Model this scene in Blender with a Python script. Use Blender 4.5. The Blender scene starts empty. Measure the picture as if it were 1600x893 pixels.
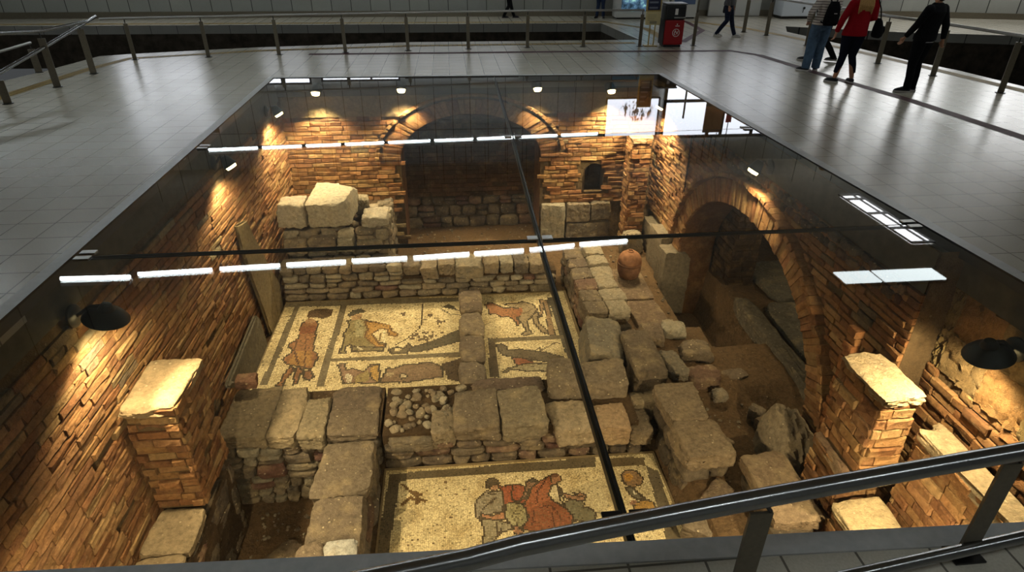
import bpy, bmesh, math, random
import numpy as np
from mathutils import Vector, Matrix
from mathutils.geometry import tessellate_polygon

PI = math.pi
SC = bpy.context.scene
COL = SC.collection
RNG = np.random.default_rng(7)
random.seed(7)

# ------------------------------------------------------------------ camera
F = 975.0
PITCH, YAW, ROLL = math.radians(29.29), math.radians(5.61), math.radians(0.336)
CAM = np.array([0.0, 0.0, 3.0])
_fw = np.array([math.sin(YAW) * math.cos(PITCH), math.cos(YAW) * math.cos(PITCH), -math.sin(PITCH)])
_r0 = np.array([math.cos(YAW), -math.sin(YAW), 0.0])
_u0 = np.cross(_r0, _fw)
_r = _r0 * math.cos(ROLL) + _u0 * math.sin(ROLL)
_u = -_r0 * math.sin(ROLL) + _u0 * math.cos(ROLL)


def onz(x, y, z=0.0):
    """point of the photograph where it meets the level z (survey helper)"""
    d = _fw + _r * (x - 800) / F + _u * (446.5 - y) / F
    p = CAM + d * (z - CAM[2]) / d[2]
    return p


cam = bpy.data.cameras.new('camera')
camo = bpy.data.objects.new('camera', cam)
COL.objects.link(camo)
cam.sensor_width = 36.0
cam.lens = 36.0 * F / 1600.0
cam.clip_start = 0.05
cam.clip_end = 200
M = Matrix(((_r[0], _u[0], -_fw[0]), (_r[1], _u[1], -_fw[1]), (_r[2], _u[2], -_fw[2])))
camo.matrix_world = Matrix.Translation(Vector(CAM)) @ M.to_4x4()
SC.camera = camo


# ------------------------------------------------------------------ colours / materials
def lin(c):
    out = []
    for v in c[:3]:
        v = v / 255.0
        out.append(v / 12.92 if v <= 0.04045 else ((v + 0.055) / 1.055) ** 2.4)
    return tuple(out) + (1.0,)


def newmat(name):
    m = bpy.data.materials.new(name)
    m.use_nodes = True
    nt = m.node_tree
    for n in list(nt.nodes):
        nt.nodes.remove(n)
    return m, nt


class NT:
    def __init__(s, nt):
        s.nt = nt

    def n(s, t, **kw):
        nd = s.nt.nodes.new(t)
        for k, v in kw.items():
            if k.startswith('i_'):
                nd.inputs[k[2:].replace('_', ' ')].default_value = v
            else:
                setattr(nd, k, v)
        return nd

    def l(s, a, b):
        s.nt.links.new(a, b)

    def mix(s, fac, a, b, mode='MIX'):
        nd = s.n('ShaderNodeMix', data_type='RGBA', blend_type=mode)
        for sock, v in ((nd.inputs[0], fac), (nd.inputs[6], a), (nd.inputs[7], b)):
            if isinstance(v, (int, float, tuple)):
                sock.default_value = v
            else:
                s.l(v, sock)
        return nd.outputs[2]

    def ramp(s, fac, a, b):
        nd = s.n('ShaderNodeMapRange')
        nd.inputs['From Min'].default_value = a
        nd.inputs['From Max'].default_value = b
        nd.clamp = True
        s.l(fac, nd.inputs['Value'])
        return nd.outputs[0]

    def noise(s, vec, scale, detail=4, rough=0.6):
        nd = s.n('ShaderNodeTexNoise')
        nd.inputs['Scale'].default_value = scale
        nd.inputs['Detail'].default_value = detail
        nd.inputs['Roughness'].default_value = rough
        s.l(vec, nd.inputs['Vector'])
        return nd.outputs['Fac']

    def bsdf(s, color, rough=0.8, metal=0.0, spec=0.3, bump=None, bstr=0.3, bdist=0.02):
        b = s.n('ShaderNodeBsdfPrincipled')
        for k, v in (('Base Color', color), ('Roughness', rough), ('Metallic', metal), ('Specular IOR Level', spec)):
            if isinstance(v, (int, float, tuple)):
                b.inputs[k].default_value = v
            else:
                s.l(v, b.inputs[k])
        if bump is not None:
            bp = s.n('ShaderNodeBump')
            bp.inputs['Strength'].default_value = bstr
            bp.inputs['Distance'].default_value = bdist
            s.l(bump, bp.inputs['Height'])
            s.l(bp.outputs[0], b.inputs['Normal'])
        o = s.n('ShaderNodeOutputMaterial')
        s.l(b.outputs[0], o.inputs[0])
        return b


def plain(name, c, rough=0.5, metal=0.0, spec=0.4, var=0.0, scale=20, bump=0.0):
    m, nt = newmat(name)
    t = NT(nt)
    if var or bump:
        g = t.n('ShaderNodeNewGeometry').outputs['Position']
        nz = t.noise(g, scale, 5)
        a = lin(c)
        dark = tuple(v * (1 - var) for v in a[:3]) + (1,)
        lite = tuple(min(1, v * (1 + var)) for v in a[:3]) + (1,)
        col = t.mix(t.ramp(nz, 0.3, 0.7), dark, lite)
        t.bsdf(col, rough, metal, spec, nz if bump else None, bump, 0.02)
    else:
        t.bsdf(lin(c), rough, metal, spec)
    return m


def earthy(name, speck=0.35, bstr=0.7, smear=(190, 165, 125), smear_amt=0.5, fine=55, dark_amt=0.55):
    """stone / brick / soil surfaces: tint per piece from the 'Col' attribute, worn and pitted"""
    m, nt = newmat(name)
    t = NT(nt)
    at = t.n('ShaderNodeAttribute', attribute_name='Col')
    g = t.n('ShaderNodeNewGeometry').outputs['Position']
    n1 = t.noise(g, 3.2, 6, 0.62)
    n2 = t.noise(g, fine, 6, 0.7)
    n3 = t.noise(g, 14, 5, 0.6)
    c = t.mix(t.ramp(n3, 0.35, 0.75), at.outputs['Color'], (0.5, 0.5, 0.5, 1), 'MULTIPLY')
    c = t.mix(t.ramp(n1, 0.5, 0.72), c, lin(smear))
    nd = c
    mx = t.n('ShaderNodeMix', data_type='RGBA')
    mf = t.n('ShaderNodeMath', operation='MULTIPLY')
    t.l(t.ramp(n1, 0.5, 0.75), mf.inputs[0])
    mf.inputs[1].default_value = smear_amt
    base = t.mix(t.ramp(n3, 0.3, 0.75), at.outputs['Color'], (1 - dark_amt, 1 - dark_amt, 1 - dark_amt, 1), 'MULTIPLY')
    c = t.mix(mf.outputs[0], base, lin(smear))
    pit = t.n('ShaderNodeTexVoronoi')
    pit.inputs['Scale'].default_value = 12
    t.l(g, pit.inputs['Vector'])
    sp = t.n('ShaderNodeMath', operation='MULTIPLY')
    t.l(t.ramp(pit.outputs['Distance'], 0.24, 0.17), sp.inputs[0])
    sp2 = t.n('ShaderNodeMath', operation='MULTIPLY')
    t.l(t.ramp(n3, 0.5, 0.62), sp2.inputs[0])
    sp2.inputs[1].default_value = speck
    t.l(sp2.outputs[0], sp.inputs[1])
    c = t.mix(sp.outputs[0], c, lin((215, 195, 160)))
    c = t.mix(t.ramp(n2, 0.3, 0.8), c, (0.62, 0.62, 0.62, 1), 'MULTIPLY')
    h = t.n('ShaderNodeMath', operation='ADD')
    t.l(n2, h.inputs[0])
    h2 = t.n('ShaderNodeMath', operation='MULTIPLY')
    t.l(n3, h2.inputs[0])
    h2.inputs[1].default_value = 1.6
    t.l(h2.outputs[0], h.inputs[1])
    t.bsdf(c, 0.95, 0, 0.12, h.outputs[0], bstr, 0.03)
    nt.nodes.remove(mx)
    return m


MAT = {}
MAT['stone'] = earthy('weathered_stone', 0.8, 0.75)
MAT['brick'] = earthy('old_brick', 0.15, 0.8, (185, 150, 100), 0.5, 60, 0.5)
MAT['soil'] = earthy('bare_soil', 0.25, 0.8, (120, 95, 68), 0.5, 40)
MAT['plaster'] = earthy('rough_plaster', 0.2, 1.0, (160, 140, 105), 0.35, 70, 0.5)
MAT['steel'] = plain('brushed_steel', (165, 163, 158), 0.33, 0.85, 0.5, 0.12, 30)
MAT['polished'] = plain('polished_steel', (150, 150, 150), 0.2, 1.0, 0.5, 0.05, 30)
MAT['frame_alu'] = plain('satin_aluminium', (176, 176, 172), 0.4, 0.2, 0.5, 0.1, 14)
MAT['bronze_steel'] = plain('dull_steel', (116, 108, 92), 0.38, 0.6, 0.5, 0.12, 30)
MAT['dark_steel'] = plain('dark_steel', (60, 58, 54), 0.35, 0.9, 0.5, 0.1, 30)
MAT['black_metal'] = plain('black_metal', (38, 36, 32), 0.45, 0.2, 0.4)
MAT['terracotta'] = plain('terracotta', (124, 90, 68), 0.95, 0, 0.05, 0.35, 9, 0.25)
MAT['concrete'] = plain('dark_concrete', (74, 70, 58), 0.9, 0, 0.2, 0.3, 6, 0.3)
MAT['trench'] = plain('trench_concrete', (52, 46, 38), 0.95, 0, 0.1, 0.5, 3, 0.4)
MAT['ballast'] = plain('track_ballast', (30, 28, 25), 0.95, 0, 0.1, 0.5, 12, 0.5)
MAT['ceiling'] = plain('ceiling_paint', (140, 136, 124), 0.9, 0, 0.1, 0.1, 2)
MAT['white_panel'] = plain('white_enamel', (205, 206, 202), 0.4, 0, 0.4, 0.04, 3)


def emit(name, c, strength):
    m, nt = newmat(name)
    t = NT(nt)
    e = t.n('ShaderNodeEmission')
    e.inputs[0].default_value = lin(c)
    e.inputs[1].default_value = strength
    o = t.n('ShaderNodeOutputMaterial')
    t.l(e.outputs[0], o.inputs[0])
    return m


MAT['tube'] = emit('fluorescent_tube', (236, 246, 250), 11.0)
MAT['troffer'] = emit('ceiling_panel_glow', (232, 242, 240), 2.8)
MAT['daylight'] = emit('daylight_sky', (234, 238, 246), 1.5)
MAT['daylight_side'] = emit('daylight_side', (238, 238, 238), 3.2)
MAT['backlit'] = emit('backlit_board', (232, 236, 246), 1.4)
MAT['bulb'] = emit('warm_lamp_bulb', (255, 222, 160), 9.0)


def tile_mat(name, c1, c2, mortar, w, h, msize, rough, offs=0.0, axis='XY', mottle=0.12, spec=0.5):
    m, nt = newmat(name)
    t = NT(nt)
    g = t.n('ShaderNodeNewGeometry').outputs['Position']
    vec = g
    if axis == 'XZ':
        sx = t.n('ShaderNodeSeparateXYZ')
        t.l(g, sx.inputs[0])
        cx = t.n('ShaderNodeCombineXYZ')
        ad = t.n('ShaderNodeMath', operation='ADD')
        t.l(sx.outputs[0], ad.inputs[0])
        t.l(sx.outputs[1], ad.inputs[1])
        t.l(ad.outputs[0], cx.inputs[0])
        t.l(sx.outputs[2], cx.inputs[1])
        vec = cx.outputs[0]
    b = t.n('ShaderNodeTexBrick')
    b.offset = offs
    b.inputs['Color1'].default_value = lin(c1)
    b.inputs['Color2'].default_value = lin(c2)
    b.inputs['Mortar'].default_value = lin(mortar)
    b.inputs['Scale'].default_value = 1.0
    b.inputs['Mortar Size'].default_value = msize
    b.inputs['Mortar Smooth'].default_value = 0.2
    b.inputs['Brick Width'].default_value = w
    b.inputs['Row Height'].default_value = h
    t.l(vec, b.inputs['Vector'])
    n1 = t.noise(g, 1.1, 6, 0.65)
    n2 = t.noise(g, 60, 3, 0.6)
    c = t.mix(t.ramp(n1, 0.3, 0.75), b.outputs['Color'], (1 - mottle * 2, 1 - mottle * 2, 1 - mottle * 2, 1), 'MULTIPLY')
    c = t.mix(t.ramp(n2, 0.35, 0.7), c, (0.86, 0.86, 0.86, 1), 'MULTIPLY')
    rr = t.n('ShaderNodeMath', operation='MULTIPLY_ADD')
    t.l(n1, rr.inputs[0])
    rr.inputs[1].default_value = 0.05
    rr.inputs[2].default_value = rough
    inv = t.n('ShaderNodeMath', operation='SUBTRACT')
    inv.inputs[0].default_value = 1.0
    t.l(b.outputs['Fac'], inv.inputs[1])
    t.bsdf(c, rr.outputs[0], 0, spec, inv.outputs[0], 0.25, 0.004)
    return m


MAT['floor'] = tile_mat('station_floor_tiles', (194, 187, 170), (188, 181, 164), (108, 103, 92), 0.43, 0.43, 0.008, 0.23, mottle=.04)
MAT['tactile'] = tile_mat('yellow_tactile_tiles', (160, 130, 48), (150, 120, 44), (95, 78, 34), 0.14, 0.14, 0.012, 0.55, spec=.2)
MAT['redstrip'] = tile_mat('dark_red_tiles', (84, 40, 44), (74, 36, 40), (50, 30, 32), 0.4, 0.1, 0.006, 0.55, spec=.12)
MAT['wallpanel'] = tile_mat('white_wall_panels', (150, 150, 142), (142, 142, 136), (44, 44, 40), 0.8, 2.4, 0.016, 0.4, 0.0, 'XZ', 0.06)
MAT['fascia'] = tile_mat('platform_fascia_tiles', (130, 128, 120), (122, 120, 112), (50, 48, 44), 0.95, 0.9, 0.012, 0.45, 0.0, 'XZ', 0.1)

# glass: reflection by angle on the upper face, tinted see-through
m, nt = newmat('floor_glass')
t = NT(nt)
lw = t.n('ShaderNodeLayerWeight')
lw.inputs['Blend'].default_value = 0.5
pw = t.n('ShaderNodeMath', operation='POWER')
t.l(lw.outputs['Facing'], pw.inputs[0])
pw.inputs[1].default_value = 4.2
ma = t.n('ShaderNodeMath', operation='MULTIPLY_ADD')
t.l(pw.outputs[0], ma.inputs[0])
ma.inputs[1].default_value = 0.9
ma.inputs[2].default_value = 0.065
tr = t.n('ShaderNodeBsdfTransparent')
tr.inputs[0].default_value = (0.86, 0.9, 0.86, 1)
gl = t.n('ShaderNodeBsdfGlossy')
gl.inputs['Roughness'].default_value = 0.015
gl.inputs['Color'].default_value = (0.95, 0.97, 1, 1)
ms = t.n('ShaderNodeMixShader')
t.l(ma.outputs[0], ms.inputs[0])
t.l(tr.outputs[0], ms.inputs[1])
t.l(gl.outputs[0], ms.inputs[2])
o = t.n('ShaderNodeOutputMaterial')
t.l(ms.outputs[0], o.inputs[0])
MAT['glass'] = m
m, nt = newmat('glass_underside')
t = NT(nt)
tr = t.n('ShaderNodeBsdfTransparent')
tr.inputs[0].default_value = (0.97, 0.99, 0.97, 1)
o = t.n('ShaderNodeOutputMaterial')
t.l(tr.outputs[0], o.inputs[0])
MAT['glass_clear'] = m


# ------------------------------------------------------------------ mesh builder
class MB:
    def __init__(s):
        s.v = []
        s.f = []
        s.c = []
        s.m = []
        s.sm = []

    def add(s, verts, faces, col=(1, 1, 1), mat=0, smooth=False):
        o = len(s.v)
        s.v.extend([tuple(float(q) for q in p) for p in verts])
        for f in faces:
            s.f.append(tuple(o + int(i) for i in f))
            s.c.append(col)
            s.m.append(mat)
            s.sm.append(smooth)

    def box(s, lo, hi, col=(1, 1, 1), mat=0, bev=0.0):
        if bev <= 0:
            x0, y0, z0 = lo
            x1, y1, z1 = hi
            s.add([(x0, y0, z0), (x1, y0, z0), (x1, y1, z0), (x0, y1, z0), (x0, y0, z1), (x1, y0, z1), (x1, y1, z1), (x0, y1, z1)],
                  [(0, 3, 2, 1), (4, 5, 6, 7), (0, 1, 5, 4), (1, 2, 6, 5), (2, 3, 7, 6), (3, 0, 4, 7)], col, mat)
        else:
            bm = bmesh.new()
            bmesh.ops.create_cube(bm, size=1)
            for v in bm.verts:
                for i in range(3):
                    v.co[i] = (lo[i] + hi[i]) / 2 + v.co[i] * (hi[i] - lo[i])
            bmesh.ops.bevel(bm, geom=bm.edges[:], offset=bev, segments=2, affect='EDGES', profile=0.6)
            s.bm(bm, col, mat)

    def bm(s, bm, col=(1, 1, 1), mat=0, smooth=False):
        bm.verts.index_update()
        s.add([v.co[:] for v in bm.verts], [[v.index for v in f.verts] for f in bm.faces], col, mat, smooth)
        bm.free()

    def tube(s, pts, r, n=12, col=(1, 1, 1), mat=0, caps=True, flat=None):
        """swept round bar; r scalar or list; flat=(a,b) squashes the section"""
        pts = [np.array(p, float) for p in pts]
        rs = r if isinstance(r, (list, tuple)) else [r] * len(pts)
        rings = []
        up = None
        for i, p in enumerate(pts):
            a = pts[max(0, i - 1)]
            b = pts[min(len(pts) - 1, i + 1)]
            d = b - a
            d /= np.linalg.norm(d) + 1e-12
            if up is None:
                h = np.array([0, 0, 1.0]) if abs(d[2]) < 0.9 else np.array([1.0, 0, 0])
            else:
                h = up
            x = np.cross(h, d)
            x /= np.linalg.norm(x) + 1e-12
            y = np.cross(d, x)
            up = y
            k = flat or (1, 1)
            rings.append([p + x * math.cos(2 * PI * j / n) * rs[i] * k[0] + y * math.sin(2 * PI * j / n) * rs[i] * k[1] for j in range(n)])
        vs = [q for rg in rings for q in rg]
        fs = []
        for i in range(len(pts) - 1):
            for j in range(n):
                fs.append((i * n + j, i * n + (j + 1) % n, (i + 1) * n + (j + 1) % n, (i + 1) * n + j))
        s.add(vs, fs, col, mat, True)
        if caps:
            s.add(rings[0][::-1], [tuple(range(n))], col, mat)
            s.add(rings[-1], [tuple(range(n))], col, mat)

    def lathe(s, prof, center, n=28, col=(1, 1, 1), mat=0, axis=None):
        c = np.array(center, float)
        vs = []
        for r, z in prof:
            for j in range(n):
                p = np.array([r * math.cos(2 * PI * j / n), r * math.sin(2 * PI * j / n), z])
                if axis is not None:
                    p = np.array(axis @ Vector(p))
                vs.append(c + p)
        fs = []
        for i in range(len(prof) - 1):
            for j in range(n):
                fs.append((i * n + j, i * n + (j + 1) % n, (i + 1) * n + (j + 1) % n, (i + 1) * n + j))
        s.add(vs, fs, col, mat, True)

    def build(s, name, mats, parent=None):
        me = bpy.data.meshes.new(name)
        me.from_pydata(s.v, [], s.f)
        if not isinstance(mats, (list, tuple)):
            mats = [mats]
        for m in mats:
            me.materials.append(m)
        n = len(me.polygons)
        me.polygons.foreach_set('material_index', np.array(s.m, dtype=np.int32))
        me.polygons.foreach_set('use_smooth', np.array(s.sm, dtype=bool))
        at = me.attributes.new('Col', 'FLOAT_COLOR', 'CORNER')
        lt = np.array([len(f) for f in s.f])
        cc = np.ones((n, 4), dtype=np.float32)
        cc[:, :3] = np.array(s.c, dtype=np.float32)[:, :3] if n else 0
        at.data.foreach_set('color', np.repeat(cc, lt, axis=0).ravel())
        me.update()
        if any(s.sm):
            me.set_sharp_from_angle(angle=math.radians(38))
        o = bpy.data.objects.new(name, me)
        COL.objects.link(o)
        if parent is not None:
            o.parent = parent
            o.matrix_parent_inverse = parent.matrix_world.inverted()
        return o


def thing(name, label, cat, loc=(0, 0, 0), group=None):
    o = bpy.data.objects.new(name, None)
    COL.objects.link(o)
    o.location = loc
    o.empty_display_size = 0.1
    o.matrix_world = Matrix.Translation(Vector([float(q) for q in loc]))
    o['label'] = label
    o['category'] = cat
    o['kind'] = 'thing'
    if group:
        o['group'] = group
    return o


def tag(o, label, cat, group=None, kind='thing'):
    o['label'] = label
    o['category'] = cat
    o['kind'] = kind
    if group:
        o['group'] = group
    return o


def struct(o):
    o['kind'] = 'structure'
    return o


# cube-sphere lattice for stones
def lattice(n):
    idx = {}
    vs = []
    fs = []

    def vid(p):
        k = tuple(int(round(q * 1000)) for q in p)
        if k not in idx:
            idx[k] = len(vs)
            vs.append(p)
        return idx[k]
    g = [math.tan((2 * i / n - 1) * PI / 4 * 0.9) / math.tan(PI / 4 * 0.9) for i in range(n + 1)]
    for ax in range(3):
        for sgn in (-1, 1):
            for i in range(n):
                for j in range(n):
                    q = []
                    for a, b in ((i, j), (i + 1, j), (i + 1, j + 1), (i, j + 1)):
                        p = [0, 0, 0]
                        p[ax] = sgn
                        p[(ax + 1) % 3] = g[a]
                        p[(ax + 2) % 3] = g[b]
                        q.append(vid(tuple(p)))
                    if sgn < 0:
                        q = q[::-1]
                    fs.append(tuple(q))
    return np.array(vs, float), fs


LAT = {n: lattice(n) for n in (3, 4, 5, 6, 8, 12)}


def rock(mb, c, size, col, rot=(0, 0, 0), n=5, k=6.0, rough=0.07, mat=0, rng=None, cuts=None):
    rng = rng or RNG
    P, fs = LAT[n]
    size = np.array(size, float)
    d = P / ((np.abs(P) ** k).sum(1) ** (1.0 / k))[:, None]
    w = np.zeros(len(P))
    for _ in range(4):
        kv = rng.normal(0, 1.8, 3)
        w += np.sin(P @ kv + rng.uniform(0, 6.28)) * 0.4
    for _ in range(5):
        kv = rng.normal(0, 5.5, 3)
        w += np.sin(P @ kv + rng.uniform(0, 6.28)) * 0.22
    q = d * (1 + rough * w)[:, None]
    sk = rng.normal(0, rough * 0.9, (3, 3))
    q = q + (q[:, [1, 2, 0]] * q[:, [2, 0, 1]]) @ sk
    # broken corners and edges: planes that cut pieces off
    for _ in range(cuts if cuts is not None else (5 if n > 6 else 5)):
        nn = rng.normal(0, 1, 3)
        nn[int(rng.integers(3))] *= .25
        nn /= np.linalg.norm(nn)
        sup = (q @ nn).max()
        lim = sup * rng.uniform(.84, .98)
        over = np.maximum(q @ nn - lim, 0)
        q = q - np.outer(over * .92, nn)
    q = q * size / 2
    q = q + rng.normal(0, 1, q.shape) * min(.008, size.min() * .03)
    R = (Matrix.Rotation(rot[2], 3, 'Z') @ Matrix.Rotation(rot[1], 3, 'Y') @ Matrix.Rotation(rot[0], 3, 'X'))
    q = q @ np.array(R).T + np.array(c, float)
    lum = .3 * col[0] + .6 * col[1] + .1 * col[2]
    col = tuple(.7 * c_ + .3 * lum for c_ in col)
    mb.add(q, fs, col, mat, True)


STONE = [(150, 130, 98), (162, 144, 112), (138, 118, 90), (172, 156, 124), (128, 108, 84), (146, 122, 92), (120, 104, 84), (156, 132, 96)]
STONE_DK = [(118, 98, 74), (106, 90, 70), (128, 108, 82), (112, 92, 72), (132, 96, 72)]
STONE_RED = [(136, 88, 66), (124, 82, 66)]
BRICK = [(162, 116, 76), (168, 122, 80), (154, 106, 68), (172, 130, 88), (150, 104, 70), (164, 120, 82), (160, 118, 76), (144, 102, 70), (176, 140, 96)]


def pick(pal, rng=None, j=0.1):
    rng = rng or RNG
    j *= .75
    c = lin(pal[int(rng.integers(len(pal)))])
    k = 1 + rng.normal(0, j)
    return tuple(max(0.01, v * k) for v in c[:3])


class Wall:
    """a wall plane: origin + u along, v up, n out of the wall; pieces are laid on it as chamfered, uneven plates"""

    def __init__(s, o, u, v, n):
        s.o, s.u, s.v, s.n = (np.array(q, float) for q in (o, u, v, n))
        # make faces wind so that u x v points along n
        s.flip = np.dot(np.cross(s.u, s.v), s.n) < 0

    def p(s, a, b, d=0.0):
        return s.o + s.u * a + s.v * b + s.n * d

    def plate(s, mb, quad, depth, col, gap=0.006, inset=0.011, nx=4, ny=3, rough=0.0045, mat=0, rng=None, back=0.0):
        rng = rng or RNG
        q = np.array(quad, float)
        cen = q.mean(0)

        ext = np.maximum(q.max(0) - q.min(0), 1e-6)

        def shrink(amount):
            k = np.maximum(.3, 1 - 2 * amount * np.array([.8, 1.15]) / ext)
            return cen + (q - cen) * k
        qo = shrink(gap)
        qi = shrink(gap + inset)
        qi = qi + rng.normal(0, 0.004, qi.shape)
        V = []

        def bil(Q, a, b):
            return (Q[0] * (1 - a) + Q[1] * a) * (1 - b) + (Q[3] * (1 - a) + Q[2] * a) * b
        tilt = rng.normal(0, 0.004, 2)
        for j in range(ny):
            for i in range(nx):
                a, b = i / (nx - 1), j / (ny - 1)
                uv = bil(qi, a, b)
                V.append(s.p(uv[0], uv[1], depth + rng.normal(0, rough) + tilt[0] * (a - .5) * 2 + tilt[1] * (b - .5) * 2))
        nb = len(V)
        ring = [(i, 0) for i in range(nx)] + [(nx - 1, j) for j in range(1, ny)] + [(i, ny - 1) for i in range(nx - 2, -1, -1)] + [(0, j) for j in range(ny - 2, 0, -1)]
        for i, j in ring:
            uv = bil(qo, i / (nx - 1), j / (ny - 1))
            V.append(s.p(uv[0], uv[1], depth - inset * 0.9 + rng.normal(0, rough * .5)))
        for i, j in ring:
            uv = bil(qo, i / (nx - 1), j / (ny - 1))
            V.append(s.p(uv[0], uv[1], back))
        fs = []
        for j in range(ny - 1):
            for i in range(nx - 1):
                fs.append((j * nx + i, j * nx + i + 1, (j + 1) * nx + i + 1, (j + 1) * nx + i))
        L = len(ring)
        rid = [j * nx + i for i, j in ring]
        for k in range(L):
            k2 = (k + 1) % L
            fs.append((nb + k, nb + k2, rid[k2], rid[k]))
            fs.append((nb + L + k, nb + L + k2, nb + k2, nb + k))
        if s.flip:
            fs = [f[::-1] for f in fs]
        mb.add(V, fs, col, mat, False)

    def bricks(s, mb, u0, u1, v0, v1, ch=0.12, bl=0.38, keep=None, pal=BRICK, depth=0.05, dj=0.012, miss=0.02, mat=0, rng=None, wob=0.01, palfn=None):
        rng = rng or RNG
        rows = max(1, int(round((v1 - v0) / ch)))
        h = (v1 - v0) / rows
        for r in range(rows):
            b0 = v0 + r * h
            u = u0 - rng.uniform(0, bl)
            while u < u1:
                L = bl * rng.choice([0.5, 0.8, 1.0, 1.0, 1.15])
                a, b = max(u, u0), min(u + L, u1)
                u += L
                if b - a < 0.06:
                    continue
                cu, cv = (a + b) / 2, b0 + h / 2
                if keep and not keep(cu, cv):
                    continue
                if rng.random() < miss:
                    continue
                w0, w1 = rng.normal(0, wob * .4, 2)
                dd = depth + rng.normal(0, dj)
                if rng.random() < 0.06:
                    dd -= 0.018
                p = palfn(cu, cv) if palfn else pal
                s.plate(mb, [(a, b0 + w0), (b, b0 + w1), (b, b0 + h + w1), (a, b0 + h + w0)], dd, pick(p, rng, .16), rng=rng, mat=mat)

    def poly(s, mb, outer, holes=(), col=(.2, .2, .2), mat=0, d=0.0):
        loops = [[Vector((a, b, 0)) for a, b in outer]] + [[Vector((a, b, 0)) for a, b in h] for h in holes]
        flat = [q for lp in loops for q in lp]
        tri = tessellate_polygon(loops)
        fs = []
        for t3 in tri:
            a, b, c = (flat[i] for i in t3)
            ccw = (b - a).cross(c - a).z > 0
            if ccw == s.flip:
                t3 = t3[::-1]
            fs.append(tuple(t3))
        mb.add([s.p(q.x, q.y, d) for q in flat], fs, col, mat)

    def strip(s, mb, line, d0, d1, col=(.2, .2, .2), mat=0, closed=False):
        n = len(line)
        V = [s.p(a, b, d0) for a, b in line] + [s.p(a, b, d1) for a, b in line]
        fs = [(i, (i + 1) % n, n + (i + 1) % n, n + i) for i in range(n if closed else n - 1)]
        mb.add(V, fs, col, mat)

    def ring(s, mb, cu, cv, a, rise, thick, tt, n, depth, layers=1, pal=BRICK, t0=0.0, t1=PI, mat=0, back=-0.1, rng=None):
        """arch of radial bricks: inner half-ellipse a x rise, band thick (sides) / tt (crown)"""
        rng = rng or RNG
        for k in range(n):
            for l in range(layers):
                A = t0 + (t1 - t0) * k / n
                B = t0 + (t1 - t0) * (k + 1) / n
                f0, f1 = l / layers, (l + 1) / layers
                if layers > 1:
                    f0, f1 = f0 + rng.normal(0, .03), f1 + rng.normal(0, .03)
                if rng.random() < 0.015:
                    continue

                def E(t, f):
                    return (cu + (a + thick * f) * math.cos(t), cv + (rise + tt * f) * math.sin(t))
                s.plate(mb, [E(A, f0), E(A, f1), E(B, f1), E(B, f0)], depth + rng.normal(0, .012), pick(pal, rng, .15), gap=0.006, inset=0.014, nx=3, ny=3, mat=mat, rng=rng, back=back)


def arc(cu, cv, a, rise, n=28, t0=0.0, t1=PI):
    return [(cu + a * math.cos(t0 + (t1 - t0) * i / n), cv + rise * math.sin(t0 + (t1 - t0) * i / n)) for i in range(n + 1)]


def masonry(mb, wall, u0, u1, v0, v1, rows, rng, pal=STONE, w=(0.22, 0.55), depth=0.1, thick=0.26, keep=None, small=0.25, gap=0.018, mat=0):
    hs = np.array(rows, float)
    hs = hs / hs.sum() * (v1 - v0)
    b = v0
    for h in hs:
        u = u0
        while u < u1 - 0.02:
            L = min(rng.uniform(*w), u1 - u)
            if u1 - u - L < 0.12:
                L = u1 - u
            cu, cv = u + L / 2, b + h / 2
            u += L
            if keep and not keep(cu, cv):
                continue
            if rng.random() < small and h > 0.2:
                k = rng.uniform(.4, .6)
                pcs = [(cv - h * (1 - k) / 2, h * k), (cv + h * k / 2, h * (1 - k))]
            else:
                pcs = [(cv, h)]
            for pv, ph in pcs:
                c = wall.p(cu, pv, depth - thick / 2 + rng.normal(0, .015))
                # local axes: size given as (u, n, v)
                sz_u, sz_v = L - gap, ph - gap
                ang = math.atan2(wall.u[1], wall.u[0])
                pl = STONE_RED if rng.random() < .06 else pal
                rock(mb, c, (sz_u, thick, sz_v), pick(pl, rng, .13), (rng.normal(0, .03), rng.normal(0, .03), ang), 5, 4.5, 0.06, mat, rng)
        b += h

# =================================================================== STATION HALL
PIT = [(-4.02, 2.47), (5.74, 2.14), (5.19, 15.72), (-4.19, 15.9)]           # glass edge
FR = [(-4.16, 2.34), (5.9, 2.0), (5.33, 15.85), (-4.33, 16.03)]             # outside of the steel frame

OUT = [(-10.4, -4), (14.2, -4), (13.6, 8), (13.3, 13.75), (13.2, 15.7), (12.85, 17.3), (12.7, 19.7), (12.3, 23.3), (13.0, 24.8),
       (16.3, 23.0), (20.3, 21.75), (28, 19.6), (30, 30), (-20, 30), (-20, 26.4), (6.05, 26.1), (6.33, 21.65), (-1.2, 21.55),
       (-5.8, 20.75), (-9.0, 19.75), (-9.75, 19.4), (-10.05, 17.2), (-10.35, 15.9)]
GRW = Wall((0, 0, 0), (1, 0, 0), (0, 1, 0), (0, 0, 1))
b = MB()
GRW.poly(b, OUT, [FR[::-1]], (1, 1, 1), 0, 0.0)
GRW.strip(b, OUT, 0.0, -0.3, (1, 1, 1), 1, True)
GRW.strip(b, FR, 0.0, -0.3, (1, 1, 1), 1, True)
struct(b.build('floor', [MAT['floor'], MAT['fascia']]))
# sunken track bed round the concourse
b = MB()
GRW.poly(b, [(-20, -4), (30, -4), (30, 30), (-20, 30)], [OUT[::-1]], (1, 1, 1), 1, -1.5)
INN = OUT
GRW.strip(b, OUT, -0.3, -1.5, (1, 1, 1), 0, True)
struct(b.build('floor_track_bed', [MAT['trench'], MAT['ballast']]))


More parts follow.
